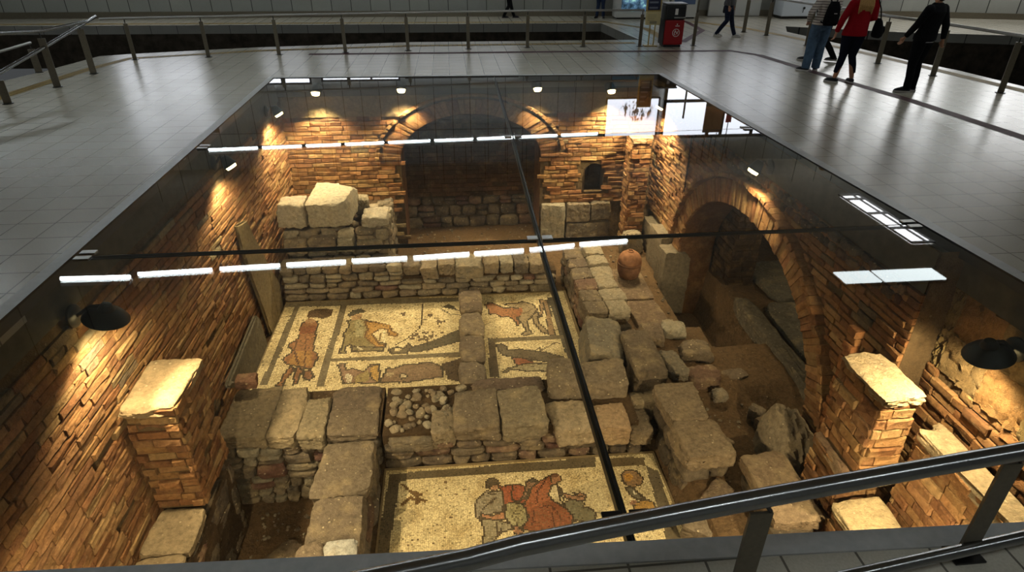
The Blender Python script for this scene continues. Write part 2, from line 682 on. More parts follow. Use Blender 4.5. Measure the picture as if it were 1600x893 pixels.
def ribbon(name, line, w, mat, z=0.004):
    mb = MB()
    n = len(line)
    L, R_ = [], []
    for i in range(n):
        a = np.array(line[max(0, i - 1)])
        c = np.array(line[min(n - 1, i + 1)])
        d = (c - a) / (np.linalg.norm(c - a) + 1e-9)
        nn = np.array([-d[1], d[0]]) * w / 2
        p = np.array(line[i])
        L.append((*(p + nn), z))
        R_.append((*(p - nn), z))
    mb.add(L + R_, [(i + n, i + n + 1, i + 1, i) for i in range(n - 1)])
    return struct(mb.build(name, mat))


ribbon('trim_1', [(-9.55, -3.5), (-9.5, 10), (-9.35, 14.4), (-9.1, 17.3), (-8.75, 18.95), (-5.5, 20.1), (-1.2, 20.75), (5.3, 20.95), (6.0, 20.95)], 0.3, MAT['tactile'])
ribbon('trim_2', [(13.2, -3.5), (12.95, 10), (12.9, 13.2), (12.6, 16.5), (12.25, 19.2), (11.75, 22.0), (11.2, 24.3), (9.9, 26.5)], 0.32, MAT['tactile'])
ribbon('trim_3', [(-19, 26.9), (6.3, 26.6), (7.4, 24.5), (7.2, 21.6)], 0.3, MAT['tactile'])
ribbon('trim_4', [(-4.0, 19.35), (3.4, 19.35), (8.5, 19.2), (9.0, 18.4), (9.3, 15.5), (9.7, 12.6), (9.85, 9.6), (10.1, 5), (10.2, -3)], 0.27, MAT['redstrip'])
ribbon('trim_5', [(7.6, 21.0), (9.3, 23.8), (9.6, 26.2), (9.6, 28.3)], 0.22, MAT['redstrip'])

# outer walls, ceiling
WALLN = [(-20, 28.7), (-2, 28.75), (8, 28.7), (13.6, 28.4), (20, 27.6), (24.5, 26.3), (30, 24.4)]
b = MB()
for i in range(len(WALLN) - 1):
    (x0, y0), (x1, y1) = WALLN[i], WALLN[i + 1]
    b.add([(x0, y0, 0.0), (x1, y1, 0.0), (x1, y1, 6.4), (x0, y0, 6.4)], [(0, 1, 2, 3)])
struct(b.build('wall_north', [MAT['wallpanel']]))
b = MB()
for i in range(len(WALLN) - 1):
    (x0, y0), (x1, y1) = WALLN[i], WALLN[i + 1]
    b.add([(x0, y0 - .03, 0.0), (x1, y1 - .03, 0.0), (x1, y1 - .03, 0.24), (x0, y0 - .03, 0.24), (x0, y0, 0.24), (x1, y1, 0.24)], [(0, 1, 2, 3), (3, 2, 5, 4)])
struct(b.build('baseboard_north', [MAT['bronze_steel']]))
for nm, lo, hi in (('wall_west', (-20.3, -4, -1.5), (-20, 30, 6.4)), ('wall_east', (30, -4, -1.5), (30.3, 30, 6.4)), ('wall_south', (-20, -4.3, -1.5), (30, -4, 6.4))):
    b = MB()
    b.box(lo, hi)
    struct(b.build(nm, [MAT['wallpanel']]))
b = MB()
b.box((-20, -4, 6.4), (30, 30, 6.6))
struct(b.build('ceiling', [MAT['ceiling']]))

# windows high on the north wall and rooflights: seen only mirrored in the glass floor
def window(n, x0, x1, z0, z1, y, mull, trans, pane='daylight', fr=0.08):
    mb = MB()
    mb.box((x0, y, z0), (x1, y + .02, z1))
    w = struct(mb.build('window_%d' % n, [MAT[pane]]))
    mb = MB()
    for x in [x0, x1] + mull:
        mb.box((x - fr / 2, y - .06, z0 - fr / 2), (x + fr / 2, y - .002, z1 + fr / 2))
    for z in [z0, z1] + trans:
        mb.box((x0 - fr / 2, y - .058, z - fr / 2), (x1 + fr / 2, y - .004, z + fr / 2))
    mb.build('window_frame', [MAT['dark_steel']], w)
    return w


window(1, 9.75, 15.5, 2.4, 5.2, 28.2, [11.95, 12.6, 14.1], [3.55], 'daylight', 0.14)
window(6, 15.9, 18.6, 2.4, 5.2, 27.5, [17.2], [3.55], 'daylight_side', 0.12)
window(7, 18.9, 22.0, 2.4, 5.0, 26.7, [20.4], [3.55], 'daylight_side', 0.12)
window(8, -13.8, -10.3, 1.9, 4.6, 28.55, [-12.2], [3.3], 'daylight', 0.12)
window(9, 22.4, 26.5, 2.4, 5.0, 25.2, [24.4], [3.55], 'daylight_side', 0.12)
window(2, -7.9, -6.0, 1.95, 2.62, 28.6, [-7.2], [])
window(3, -5.5, -2.2, 1.95, 2.52, 28.6, [-3.4], [])
window(4, -1.9, 3.0, 1.95, 2.44, 28.6, [-0.4, 1.4], [])

# poster board next to the big window (backlit, dark abstract figure blots)
t = thing('poster_board', 'backlit white poster board high on the far station wall beside the tall window', 'poster', (8.35, 28.6, 3.5))
b = MB()
b.box((7.15, 28.52, 3.5), (9.55, 28.6, 5.2))
pm, nt = newmat('backlit_print')
tt = NT(nt)
g = tt.n('ShaderNodeNewGeometry').outputs['Position']
mp = tt.n('ShaderNodeMapping')
mp.inputs['Scale'].default_value = (7, 1, 2.4)
tt.l(g, mp.inputs['Vector'])
nz = tt.noise(mp.outputs[0], 1.0, 4, .6)
sg = tt.n('ShaderNodeTexGradient', gradient_type='SPHERICAL')
mp2 = tt.n('ShaderNodeMapping')
mp2.inputs['Location'].default_value = (-8.55 / .95, -28.52, -4.05 / .6)
mp2.inputs['Scale'].default_value = (1 / .95, 1, 1 / .6)
tt.l(g, mp2.inputs['Vector'])
tt.l(mp2.outputs[0], sg.inputs['Vector'])
ml = tt.n('ShaderNodeMath', operation='MULTIPLY')
tt.l(tt.ramp(nz, .48, .56), ml.inputs[0])
tt.l(tt.ramp(sg.outputs['Fac'], .1, .3), ml.inputs[1])
ec = tt.mix(ml.outputs[0], lin((232, 236, 246)), (.03, .03, .03, 1))
e = tt.n('ShaderNodeEmission')
e.inputs[1].default_value = 1.3
tt.l(ec, e.inputs[0])
oo = tt.n('ShaderNodeOutputMaterial')
tt.l(e.outputs[0], oo.inputs[0])
b.build('lit_face', [pm], t)
b = MB()
for lo, hi in (((7.08, 28.49, 3.43), (9.62, 28.64, 3.5)), ((7.08, 28.49, 5.2), (9.62, 28.64, 5.27)), ((7.08, 28.49, 3.5), (7.15, 28.64, 5.2)), ((9.55, 28.49, 3.5), (9.62, 28.64, 5.2))):
    b.box(lo, hi)
b.build('frame', [MAT['dark_steel']], t)
b = MB()
b.box((7.3, 28.58, 2.5), (9.0, 28.62, 3.0))
tag(b.build('blue_panel', [plain('dim_blue', (96, 132, 150), .4)]), 'dull blue panel on the far station wall under the backlit poster board', 'panel')

t = thing('notice_board', 'brown hanging board with dark header in front of the tall far window', 'board', (12.05, 27.9, 4.2))
for nm_, lo, hi, mt in (('board', (11.6, 27.86, 3.75), (12.45, 27.92, 4.95), plain('board_brown', (150, 104, 70), .6)), ('header', (11.6, 27.86, 3.48), (12.45, 27.92, 3.748), MAT['black_metal'])):
    mb = MB()
    mb.box(lo, hi, bev=.01)
    mb.build(nm_, [mt], t)
mb = MB()
for x in (11.75, 12.3):
    mb.tube([(x, 27.89, 4.95), (x, 27.89, 6.4)], .015, 6)
mb.build('hanger', [MAT['dark_steel']], t)
t = thing('hanging_sign', 'small red sign hanging in front of the tall far window', 'sign', (12.75, 27.9, 4.3))
mb = MB()
mb.box((12.64, 27.87, 4.05), (12.9, 27.91, 4.5), bev=.01)
mb.build('plate', [plain('sign_red', (176, 40, 46), .5)], t)
mb = MB()
mb.tube([(12.77, 27.89, 4.5), (12.77, 27.89, 6.4)], .02, 6)
mb.build('hanger', [MAT['dark_steel']], t)

# steel frame round the glass
b = MB()
zt = 0.012
n = 4
V = [(*FR[i], zt) for i in range(4)] + [(*PIT[i], zt) for i in range(4)] + [(*PIT[i], -0.12) for i in range(4)] + [(*FR[i], 0.0) for i in range(4)]
fs = []
for i in range(4):
    j = (i + 1) % 4
    fs += [(i, j, 4 + j, 4 + i), (12 + i, 12 + j, j, i)]
b.add(V, fs)
b.add(V, [(4 + i, 4 + (i + 1) % 4, 8 + (i + 1) % 4, 8 + i) for i in range(4)], mat=1)
struct(b.build('trim_6', [MAT['frame_alu'], MAT['black_metal']]))


# glass panes
def edge_x(y, side):
    a, c = (PIT[0], PIT[3]) if side == 'l' else (PIT[1], PIT[2])
    k = (y - a[1]) / (c[1] - a[1])
    return a[0] + (c[0] - a[0]) * k


def edge_y(x, side):
    a, c = (PIT[0], PIT[1]) if side == 'f' else (PIT[3], PIT[2])
    k = (x - a[0]) / (c[0] - a[0])
    return a[1] + (c[1] - a[1]) * k


CX = [(0.93, 2.3), (0.94, 6.33), (1.04, 10.72), (1.09, 15.8)]
XS = [(6.37, 6.42), (10.3, 10.73)]


def cross_y(i, x):
    return XS[i][0] + (XS[i][1] - XS[i][0]) * (x + 4) / 9.4


def mid_x(y):
    for (x0, y0), (x1, y1) in zip(CX, CX[1:]):
        if y <= y1:
            return x0 + (x1 - x0) * (y - y0) / (y1 - y0)
    return CX[-1][0]


rows = [lambda x: edge_y(x, 'f'), lambda x: cross_y(0, x), lambda x: cross_y(1, x), lambda x: edge_y(x, 'b')]
names = [['nearest left glass floor pane over the brick pillar and cell', 'nearest right glass floor pane over the lit brick pier'],
         ['middle left glass floor pane over the upper mosaic', 'middle right glass floor pane over the big side arch'],
         ['far left glass floor pane over the rubble corner', 'far right glass floor pane over the wall niche']]
for ri in range(3):
    for ci in range(2):
        lo, hi = rows[ri], rows[ri + 1]
        xl = -4.1 if ci == 0 else 1.0
        pts = []
        for (yf, side) in ((lo, 'L'), (lo, 'R'), (hi, 'R'), (hi, 'L')):
            y = yf(-4.0 if (ci == 0) == (side == 'L') and ci == 0 else (5.3 if ci == 1 and side == 'R' else 1.0))
            if ci == 0:
                x = edge_x(y, 'l') if side == 'L' else mid_x(y)
            else:
                x = mid_x(y) if side == 'L' else edge_x(y, 'r')
            pts.append((x, y))
        cx, cy = np.mean([p[0] for p in pts]), np.mean([p[1] for p in pts])
        pts = [(p[0] + np.sign(cx - p[0]) * .012, p[1] + np.sign(cy - p[1]) * .012) for p in pts]
        b = MB()
        V = [(p[0], p[1], 0.0) for p in pts] + [(p[0], p[1], -0.03) for p in pts]
        b.add(V, [(0, 1, 2, 3)], mat=0)
        b.add(V, [(7, 6, 5, 4)] + [(i, 4 + i, 4 + (i + 1) % 4, (i + 1) % 4) for i in range(4)], mat=1)
        tag(b.build('glass_floor_pane', [MAT['glass'], MAT['glass_clear']]), names[ri][ci], 'glass floor', 'glass floor panes')

# dark bars under the joints
b = MB()
pts = [(mid_x(y), y) for y in np.linspace(edge_y(.9, 'f') + .01, edge_y(1.1, 'b') - .01, 9)]
for (x0, y0), (x1, y1) in zip(pts, pts[1:]):
    for zz0, zz1, w in ((-0.1, -0.034, .024), (-0.034, -0.003, .005)):
        b.add([(x0 - w, y0, zz0), (x0 + w, y0, zz0), (x1 + w, y1, zz0), (x1 - w, y1, zz0), (x0 - w, y0, zz1), (x0 + w, y0, zz1), (x1 + w, y1, zz1), (x1 - w, y1, zz1)],
              [(0, 3, 2, 1), (4, 5, 6, 7), (0, 1, 5, 4), (2, 3, 7, 6), (1, 2, 6, 5), (3, 0, 4, 7)])
tag(b.build('glazing_bar', [MAT['black_metal']]), 'long dark glazing bar running lengthwise under the middle of the glass floor', 'glazing bar')
for i, lab in ((0, 'dark cross glazing bar under the nearer seam of the glass floor'), (1, 'dark cross glazing bar under the farther seam of the glass floor')):
    t = thing('glazing_bar', lab, 'glazing bar', (1, cross_y(i, 1), 0))
    for xa, xb in ((edge_x(cross_y(i, -4), 'l') + .01, mid_x(cross_y(i, 1)) - .035), (mid_x(cross_y(i, 1)) + .035, edge_x(cross_y(i, 5), 'r') - .01)):
        b = MB()
        for zz0, zz1, w in ((-0.05, -0.034, .012), (-0.034, -0.004, .003)):
            ya, yb = cross_y(i, xa), cross_y(i, xb)
            b.add([(xa, ya - w, zz0), (xb, yb - w, zz0), (xb, yb + w, zz0), (xa, ya + w, zz0), (xa, ya - w, zz1), (xb, yb - w, zz1), (xb, yb + w, zz1), (xa, ya + w, zz1)],
                  [(0, 3, 2, 1), (4, 5, 6, 7), (0, 1, 5, 4), (2, 3, 7, 6), (1, 2, 6, 5), (3, 0, 4, 7)])
        b.build('bar', [MAT['black_metal']], t)
# steel clamps
spots = [(mid_x(cross_y(0, 1)), cross_y(0, 1), 'x', 'steel glass clamp where the nearer seam crosses the middle bar'),
         (mid_x(cross_y(1, 1)), cross_y(1, 1), 'x', 'steel glass clamp where the farther seam crosses the middle bar'),
         (edge_x(6.37, 'l') + .12, 6.37, 'y', 'steel glass clamp at the left end of the nearer seam'),
         (edge_x(6.42, 'r') - .12, 6.42, 'y', 'steel glass clamp at the right end of the nearer seam'),
         (edge_x(10.3, 'l') + .12, cross_y(1, -4), 'y', 'steel glass clamp at the left end of the farther seam'),
         (edge_x(10.7, 'r') - .12, cross_y(1, 5.3), 'y', 'steel glass clamp at the right end of the farther seam'),
         (mid_x(2.5), 2.47, 'x', 'dark steel glass clamp where the middle bar meets the near frame')]
for x, y, ax, lab in spots:
    t = thing('glass_clamp', lab, 'clamp', (x, y, 0), 'clamps of the glass floor')
    for sg in (-1, 1):
        b = MB()
        if ax == 'x':
            b.box((x + sg * .085 - .06, y - .05, 0.002), (x + sg * .085 + .06, y + .05, 0.016), bev=.004)
        else:
            b.box((x - .08, y + sg * .07 - .04, 0.002), (x + .08, y + sg * .07 + .04, 0.016), bev=.004)
        b.build('plate', [MAT['steel'] if y > 3 else MAT['dark_steel']], t)


# ------------------------------------------------------------------ railings
def post(t, p, top, tilt=(0, 0), w=0.1, th=0.03, rz=0.0):
    x, y = p
    b = MB()
    c, s_ = math.cos(rz), math.sin(rz)

    def P(a, d, z):
        return (x + a * c - d * s_, y + a * s_ + d * c, z)
    h = top - 0.1
    V = [P(a, d, z) for z in (0.01, h) for a, d in ((-w / 2, -th / 2), (w / 2, -th / 2), (w / 2, th / 2), (-w / 2, th / 2))]
    b.add(V, [(0, 3, 2, 1), (4, 5, 6, 7), (0, 1, 5, 4), (1, 2, 6, 5), (2, 3, 7, 6), (3, 0, 4, 7)])
    o = b.build('post', [MAT['bronze_steel']], t)
    b = MB()
    b.tube([(x, y, h - .02), (x, y, top)], 0.014, 8)
    b.build('pin', [MAT['dark_steel']], o)
    b = MB()
    b.lathe([(0, 0.0), (.1, 0.0), (.1, .012), (0.0, .014)], (x, y, 0.001), 16)
    b.build('base_plate', [MAT['dark_steel']], o)
    return o


back_posts = [(-8.53, 18.77), (-6.69, 19.07), (-4.84, 19.39), (-3.0, 19.61), (-1.2, 19.85), (.6, 20.04), (2.42, 20.24), (4.17, 20.26), (5.96, 20.25)]
t = thing('railing', 'long steel railing with nine posts along the far edge of the concourse', 'railing', (-1, 19.9, 0), 'concourse railings')
for p in back_posts:
    post(t, p, 1.02, rz=.08)
b = MB()
b.tube([(-9.1, 18.66, 1.04)] + [(x, y, 1.04) for x, y in back_posts] + [(6.0, 20.25, 1.04)], 0.032, 10)
b.build('handrail', [MAT['steel']], t)

t = thing('railing', 'steel railing beside the left track with a level and a sloping handrail', 'railing', (-8.8, 14.5, 0), 'concourse railings')
for p, h_ in (((-8.87, 13.65), .55), ((-8.73, 15.23), 1.12), ((-8.68, 16.78), 1.12)):
    post(t, p, h_, rz=.35, w=.14)
b = MB()
b.tube([(-8.62, 17.0, 1.16), (-8.74, 15.24, 1.16), (-9.25, 14.87, 1.17), (-10.3, 14.3, 1.17)], 0.037, 10)
b.build('handrail', [MAT['polished']], t)
b = MB()
b.tube([(-8.9, 11.6, .2), (-8.87, 13.65, .57), (-8.73, 15.16, .83), (-8.66, 16.72, 1.08), (-8.85, 18.0, 1.17)], 0.037, 10)
b.build('handrail', [MAT['polished']], t)
t = thing('railing', 'low steel railing at the very edge of the left platform behind the sloping handrail', 'railing', (-10.1, 16, 0), 'concourse railings')
for p in [(-10.08, 17.04), (-10.0, 14.2)]:
    post(t, p, .64, rz=.35, w=.15)
b = MB()
b.tube([(-10.2, 12.2, .62), (-10.0, 14.2, .66), (-10.08, 17.1, .68)], 0.03, 10)
b.build('handrail', [MAT['steel']], t)

right_posts = [(10.67, 23.31), (11.09, 22.4), (11.17, 21.37), (11.35, 20.09), (11.63, 18.82), (11.69, 16.87), (12.04, 15.13), (12.21, 13.15), (12.4, 11.0)]
right_posts = [right_posts[0], right_posts[1], (11.35, 20.09), (11.63, 18.52), (11.69, 16.87), (12.04, 15.13), (12.21, 13.15), (12.4, 11.0)]
t = thing('railing', 'steel railing along the right track behind the standing people', 'railing', (11.8, 17, 0), 'concourse railings')
for p in right_posts:
    post(t, p, 1.16, rz=-.35, w=.125)
b = MB()
b.tube([(x, y, 1.19) for x, y in right_posts], 0.036, 10)
b.build('handrail', [MAT['steel']], t)
t = thing('rail_post', 'single steel post with a thin upper rod right of the red bin', 'post', (7.71, 20.31, 0))
post(t, (7.71, 20.31), 1.05)
b = MB()
b.tube([(7.71, 20.31, 1.04), (7.71, 20.31, 2.3)], .03, 10)
b.build('upper_rod', [MAT['bronze_steel']], t)

# handrail next to the viewer
def fy(x):
    return 1.675 + 0.13 * x


t = thing('stair_railing', 'thick steel stair railing crossing the near corner in front of the glass floor', 'railing', (1.5, fy(1.5), 0))
b = MB()
b.tube([(x, fy(x) + .02 * math.sin((x + .6) * .9), 0.8 - .02 * (x < 0)) for x in np.linspace(-0.9, 4.2, 24)], 0.044, 20)
b.build('handrail', [MAT['polished']], t)
b = MB()
b.tube([(x, fy(x) - .01, 0.1) for x in np.linspace(-0.9, 4.2, 12)], 0.034, 18)
b.build('lower_rail', [MAT['polished']], t)
for x in (1.34, 2.74):
    b = MB()
    w = .055
    y = fy(x) + .02
    b.add([(x - w, y - .008, 0.012), (x + w, y - .008, .012), (x + w, y + .008, .012), (x - w, y + .008, .012), (x - w, y - .008, .7), (x + w, y - .008, .7), (x + w, y + .008, .7), (x - w, y + .008, .7)],
          [(0, 3, 2, 1), (4, 5, 6, 7), (0, 1, 5, 4), (1, 2, 6, 5), (2, 3, 7, 6), (3, 0, 4, 7)])
    o = b.build('post', [MAT['bronze_steel']], t)
    b = MB()
    b.box((x - .09, y - .06, 0.001), (x + .09, y + .06, 0.014), bev=.003)
    b.build('base_plate', [MAT['dark_steel']], o)
    b = MB()
    b.tube([(x + .03, y + .005, .6), (x + .045, y + .005, .7), (x, y - .01, .77)], .012, 8)
    b.build('bracket', [MAT['dark_steel']], o)

# ------------------------------------------------------------------ bin, sign, kiosk
t = thing('litter_bin', 'tall red litter bin with black hood and round white emblem', 'bin', (6.93, 20.25, 0))
red = plain('bin_red', (150, 22, 26), .45)
blk = plain('bin_black', (30, 30, 32), .45)
wht = plain('bin_white', (225, 220, 215), .5)
R3 = Matrix.Rotation(-.12, 4, 'Z')


def rb(lo, hi, bev=.02):
    mb = MB()
    mb.box(lo, hi, bev=bev)
    return mb


def bb(name, lo, hi, mat, bev=.02, parent=None):
    o = rb(lo, hi, bev).build(name, [mat], parent or t)
    return o


bx, by = 6.93, 20.25
bb('plinth', (bx - .27, by - .22, 0.0), (bx + .27, by + .24, .07), blk)
bb('body', (bx - .3, by - .25, .07), (bx + .3, by + .26, .78), red, .03)
bb('side_panel', (bx - .325, by - .22, .07), (bx - .301, by + .24, .8), blk, .008)
h = bb('hood', (bx - .31, by - .26, .785), (bx + .31, by + .27, 1.2), blk, .05)
bb('lid', (bx - .32, by - .28, 1.2), (bx + .32, by + .28, 1.25), plain('bin_lid', (110, 110, 110), .4), .02)
bb('opening_lip', (bx - .06, by - .3, .83), (bx + .29, by - .262, .87), MAT['steel'], .008, h)
bb('notice', (bx - .04, by - .268, .93), (bx + .05, by - .262, 1.1), wht, .001, h)
b = MB()
AX = Matrix.Rotation(PI / 2, 3, 'X')
b.lathe([(.1, 0), (.115, 0), (.115, .006), (.1, .006), (.1, 0)], (bx + .06, by - .252, .42), 28, axis=AX)
# pictogram: leaning figure and basket inside the ring
for a0, a1, rr in (((-.04, .05), (-.055, -.045), .011), ((-.055, -.045), (-.01, -.06), .01), ((-.02, .055), (.035, -.04), .01), ((.035, -.04), (.06, .05), .01), ((-.05, .01), (-.005, .035), .008), ((-.03, .075), (-.025, .07), .014)):
    b.tube([(bx + .06 + a0[0], by - .256, .42 + a0[1]), (bx + .06 + a1[0], by - .256, .42 + a1[1])], rr, 6)
b.build('emblem', [wht], t)
b = MB()
for i, wd in enumerate((.03, .05, .02, .04)):
    b.box((bx + .02 + i * .035, by - .256, .6), (bx + .045 + i * .035, by - .25, .625))
b.box((bx + .06, by - .256, .64), (bx + .085, by - .25, .68))
b.build('small_mark', [wht], t)

t = thing('sign_stand', 'yellow notice stand on two legs beside the red bin', 'sign', (6.3, 20.3, 0))
yel = plain('stand_yellow', (176, 150, 88), .5)
cream = plain('stand_cream', (206, 190, 140), .6)
navy = plain('poster_navy', (34, 40, 66), .5)
bb('foot', (6.1, 20.15, 0), (6.5, 20.4, .03), yel, .008)
for x in (6.22, 6.38):
    bb('leg', (x, 20.26, .03), (x + .035, 20.295, .62), yel, .004)
bb('lower_panel', (6.07, 20.24, .62), (6.54, 20.3, 1.0), cream, .01)
bb('frame', (6.06, 20.27, 1.0), (6.54, 20.31, 1.9), yel, .01)
bb('poster', (6.11, 20.255, 1.04), (6.49, 20.268, 1.85), navy, .002)
r = np.random.default_rng(5)
ink, grey_ = plain('poster_ink', (120, 125, 140), .5), plain('notice_grey', (150, 140, 112), .5)
for i in range(5):
    z = 1.08 + i * .15
    bb('text_line', (6.15, 20.25, z), (6.15 + r.uniform(.15, .3), 20.2545, z + .05), ink, 0)
for i in range(4):
    bb('text_line', (6.13, 20.233, .9 - i * .05), (6.13 + r.uniform(.2, .36), 20.2395, .912 - i * .05), grey_, 0)
bb('notice', (6.2, 20.232, .65), (6.42, 20.2395, .73), grey_, 0)

t = thing('display_case', 'white framed display case with dark glowing screen by the far wall', 'display', (7.7, 27.7, 0))
scr, nt = newmat('screen_picture')
tt = NT(nt)
g = tt.n('ShaderNodeNewGeometry').outputs['Position']
n1 = tt.noise(g, 4, 4)
cr = tt.n('ShaderNodeValToRGB')
cr.color_ramp.elements[0].position = .38
cr.color_ramp.elements[0].color = (.01, .02, .03, 1)
cr.color_ramp.elements[1].position = .7
cr.color_ramp.elements[1].color = (.25, .5, .42, 1)
e2 = cr.color_ramp.elements.new(.55)
e2.color = (.05, .1, .16, 1)
tt.l(n1, cr.inputs[0])
e = tt.n('ShaderNodeEmission')
tt.l(cr.outputs[0], e.inputs[0])
e.inputs[1].default_value = .8
oo = tt.n('ShaderNodeOutputMaterial')
tt.l(e.outputs[0], oo.inputs[0])
bb('base', (7.0, 27.5, 0), (9.1, 28.1, .06), MAT['black_metal'], .01)
bb('cabinet', (6.95, 27.45, .06), (9.15, 28.15, 2.1), MAT['white_panel'], .02)
bb('screen', (7.15, 27.43, .3), (8.7, 27.449, 1.9), scr, .002)
t = thing('cabinet', 'plain white cabinet at the far wall right of the display case', 'cabinet', (9.7, 27.9, 0))
bb('base', (9.35, 27.6, 0), (10.35, 28.2, .05), MAT['black_metal'], .01)
bb('body', (9.3, 27.55, .05), (10.4, 28.25, 1.9), MAT['white_panel'], .02)
bb('blue_header', (9.4, 27.53, .55), (10.3, 27.549, 1.2), plain('header_blue', (92, 112, 150), .4), .002)
# doors in the far wall
for k, (x0, x1) in enumerate(((11.2, 12.3), (12.38, 13.5))):
    mb = MB()
    mb.box((x0, 28.25 - .0, 0.02), (x1, 28.36, 2.2), bev=.01)
    d = struct(mb.build('door_%d' % (k + 1), [MAT['white_panel']]))
    mb = MB()
    mb.tube([(x1 - .12, 28.2, .95), (x1 - .12, 28.2, 1.15)], .015, 8)
    mb.build('door_handle', [MAT['steel']], d)
t = thing('ticket_machine', 'white ticket machine with black plinth at the right end of the far wall', 'machine', (14.9, 27.6, 0))
bb('plinth', (14.0, 27.25, 0), (15.9, 27.95, .1), MAT['black_metal'], .01)
bb('body', (13.98, 27.2, .1), (15.92, 28.0, 1.9), plain('machine_white', (205, 212, 220), .4), .03)
b = MB()
b.lathe([(0, 0), (.05, 0), (.05, .02), (0, .02)], (14.9, 27.19, .42), 16, axis=AX)
b.tube([(14.9, 27.185, .42), (14.87, 27.185, .24)], .012, 6)
b.build('lock', [MAT['black_metal']], t)

# ------------------------------------------------------------------ ceiling lights
def tube_light(pa, pb, z, lab, grp):
    (x0, y0), (x1, y1) = pa, pb
    t = thing('fluorescent_light', lab, 'light', ((x0 + x1) / 2, (y0 + y1) / 2, z), grp)
    d = np.array([x1 - x0, y1 - y0, 0.0])
    L = np.linalg.norm(d)
    d /= L
    mb = MB()
    mb.tube([(x0, y0, z), (x1, y1, z)], .048 if y0 < 20 else .036, 10)
    mb.build('tube', [MAT['tube']], t)
    mb = MB()
    nn = np.array([-d[1], d[0], 0]) * .09
    A, B = np.array([x0, y0, z + .07]), np.array([x1, y1, z + .07])
    V = [A - nn, A + nn, B + nn, B - nn] + [q + np.array([0, 0, .1]) for q in (A - nn, A + nn, B + nn, B - nn)]
    mb.add(V, [(0, 1, 2, 3), (7, 6, 5, 4), (0, 4, 5, 1), (1, 5, 6, 2), (2, 6, 7, 3), (3, 7, 4, 0)])
    o = mb.build('housing', [MAT['white_panel']], t)
    for q in (.2, .8):
        c = A + (B - A) * q
        mb = MB()
        mb.tube([c + np.array([0, 0, .1]), (c[0], c[1], 6.4)], .012, 6)
        mb.build('hanger', [MAT['dark_steel']], o)


ends = [(95, 435, 203, 432), (216, 428, 331, 421), (344, 419.5, 437, 414), (448, 413, 540, 408), (550, 407, 636, 402.5), (646, 402, 733, 396), (741, 395.5, 818, 390.5), (828, 389.5, 897, 382.5), (906, 381, 980, 375.5)]
for i, (a, b_, c, d) in enumerate(ends):
    p, q = onz(a, b_, -4.5), onz(c, d, -4.5)
    tube_light((p[0], p[1]), (q[0], q[1]), 4.5, 'fluorescent tube number %s from the left in the nearer hanging row above the glass' % ('one two three four five six seven eight nine'.split()[i]), 'nearer row of hanging tubes')
xs = [-9.8, -7.75, -6.05, -4.5, -2.75, -0.85, .95, 2.75, 4.6, 6.4]
for i in range(9):
    x0, x1 = xs[i] + .1, xs[i + 1] - .08
    yy = [25.4 + (x + 9.7) * .07 for x in (x0, x1)]
    tube_light((x0, yy[0]), (x1, yy[1]), 4.5, 'fluorescent tube number %s from the left in the farther hanging row over the tracks' % ('one two three four five six seven eight nine'.split()[i]), 'farther row of hanging tubes')
t = thing('ceiling_panel_light', 'flat two-part ceiling panel light hanging on the right above the glass', 'light', (11, 13, 4.5))
bb('housing', (9.58, 12.72, 4.53), (12.34, 13.36, 4.62), MAT['black_metal'], .01)
for x0, x1 in ((9.62, 10.58), (10.66, 12.3)):
    bb('diffuser', (x0, 12.75, 4.5), (x1, 13.33, 4.53), MAT['troffer'], .004)
b = MB()
for x in (9.8, 12.1):
    b.tube([(x, 13, 4.62), (x, 13, 6.4)], .012, 6)
b.build('hanger', [MAT['dark_steel']], t)
# unseen tubes added over the side tracks to brighten the hall
for i, x in enumerate((-19.2, -17.4, -15.6, -13.8, -12.0)):
    tube_light((x, 14.3 + x * .02), (x + 1.6, 14.33 + x * .02), 4.5, 'added unseen fluorescent tube over the left track, in line with the nearer row, %s from the wall' % ('first second third fourth fifth'.split()[i]), 'nearer row of hanging tubes')
    tube_light((x, 24.7), (x + 1.6, 24.75), 4.5, 'added unseen fluorescent tube over the left track, in line with the farther row, %s from the wall' % ('first second third fourth fifth'.split()[i]), 'farther row of hanging tubes')
for i, x in enumerate((14.5, 16.3, 18.1, 19.9, 21.7)):  # further unseen tubes, added to lift the light on the right
    tube_light((x, 25.0), (x + 1.6, 24.9), 4.5, 'added unseen fluorescent tube over the right track, %s from the ticket machine' % ('first second third fourth fifth'.split()[i]), 'farther row of hanging tubes')
    tube_light((x, 9.0), (x + 1.6, 9.0), 4.5, 'added unseen fluorescent tube over the right concourse, %s from the glass floor' % ('first second third fourth fifth'.split()[i]), 'added right concourse tubes')
for i, x in enumerate((-5.5, -3.3, -1.1, 1.1, 3.3, 5.5, 7.7)):  # unseen tubes added overhead to light the near railing and frame
    tube_light((x - .75, .2), (x + .75, .2), 4.5, 'added unseen fluorescent tube over the near stair, %s from its left end' % ('first second third fourth fifth sixth seventh'.split()[i]), 'added near stair tubes')
# rooflight on the right
mb = MB()
mb.box((15.95, 18.45, 6.36), (16.73, 23.05, 6.395))
w = struct(mb.build('window_5', [MAT['daylight_side']]))
mb = MB()
for y in (18.45, 19.7, 21.1, 22.6, 23.08):
    mb.box((15.9, y - .06, 6.3), (16.78, y + .06, 6.359))
for x in (15.93, 16.5, 16.75):
    mb.box((x - .03, 18.4, 6.31), (x + .03, 23.1, 6.358))
mb.build('window_frame', [MAT['dark_steel']], w)

# =================================================================== EXCAVATION PIT
LX, BY, RX = -4.17, 15.93, 5.32
soilc = lin((112, 88, 62))[:3]
mort = lin((120, 98, 70))[:3]
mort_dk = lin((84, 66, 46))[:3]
conc = lin((70, 66, 52))[:3]


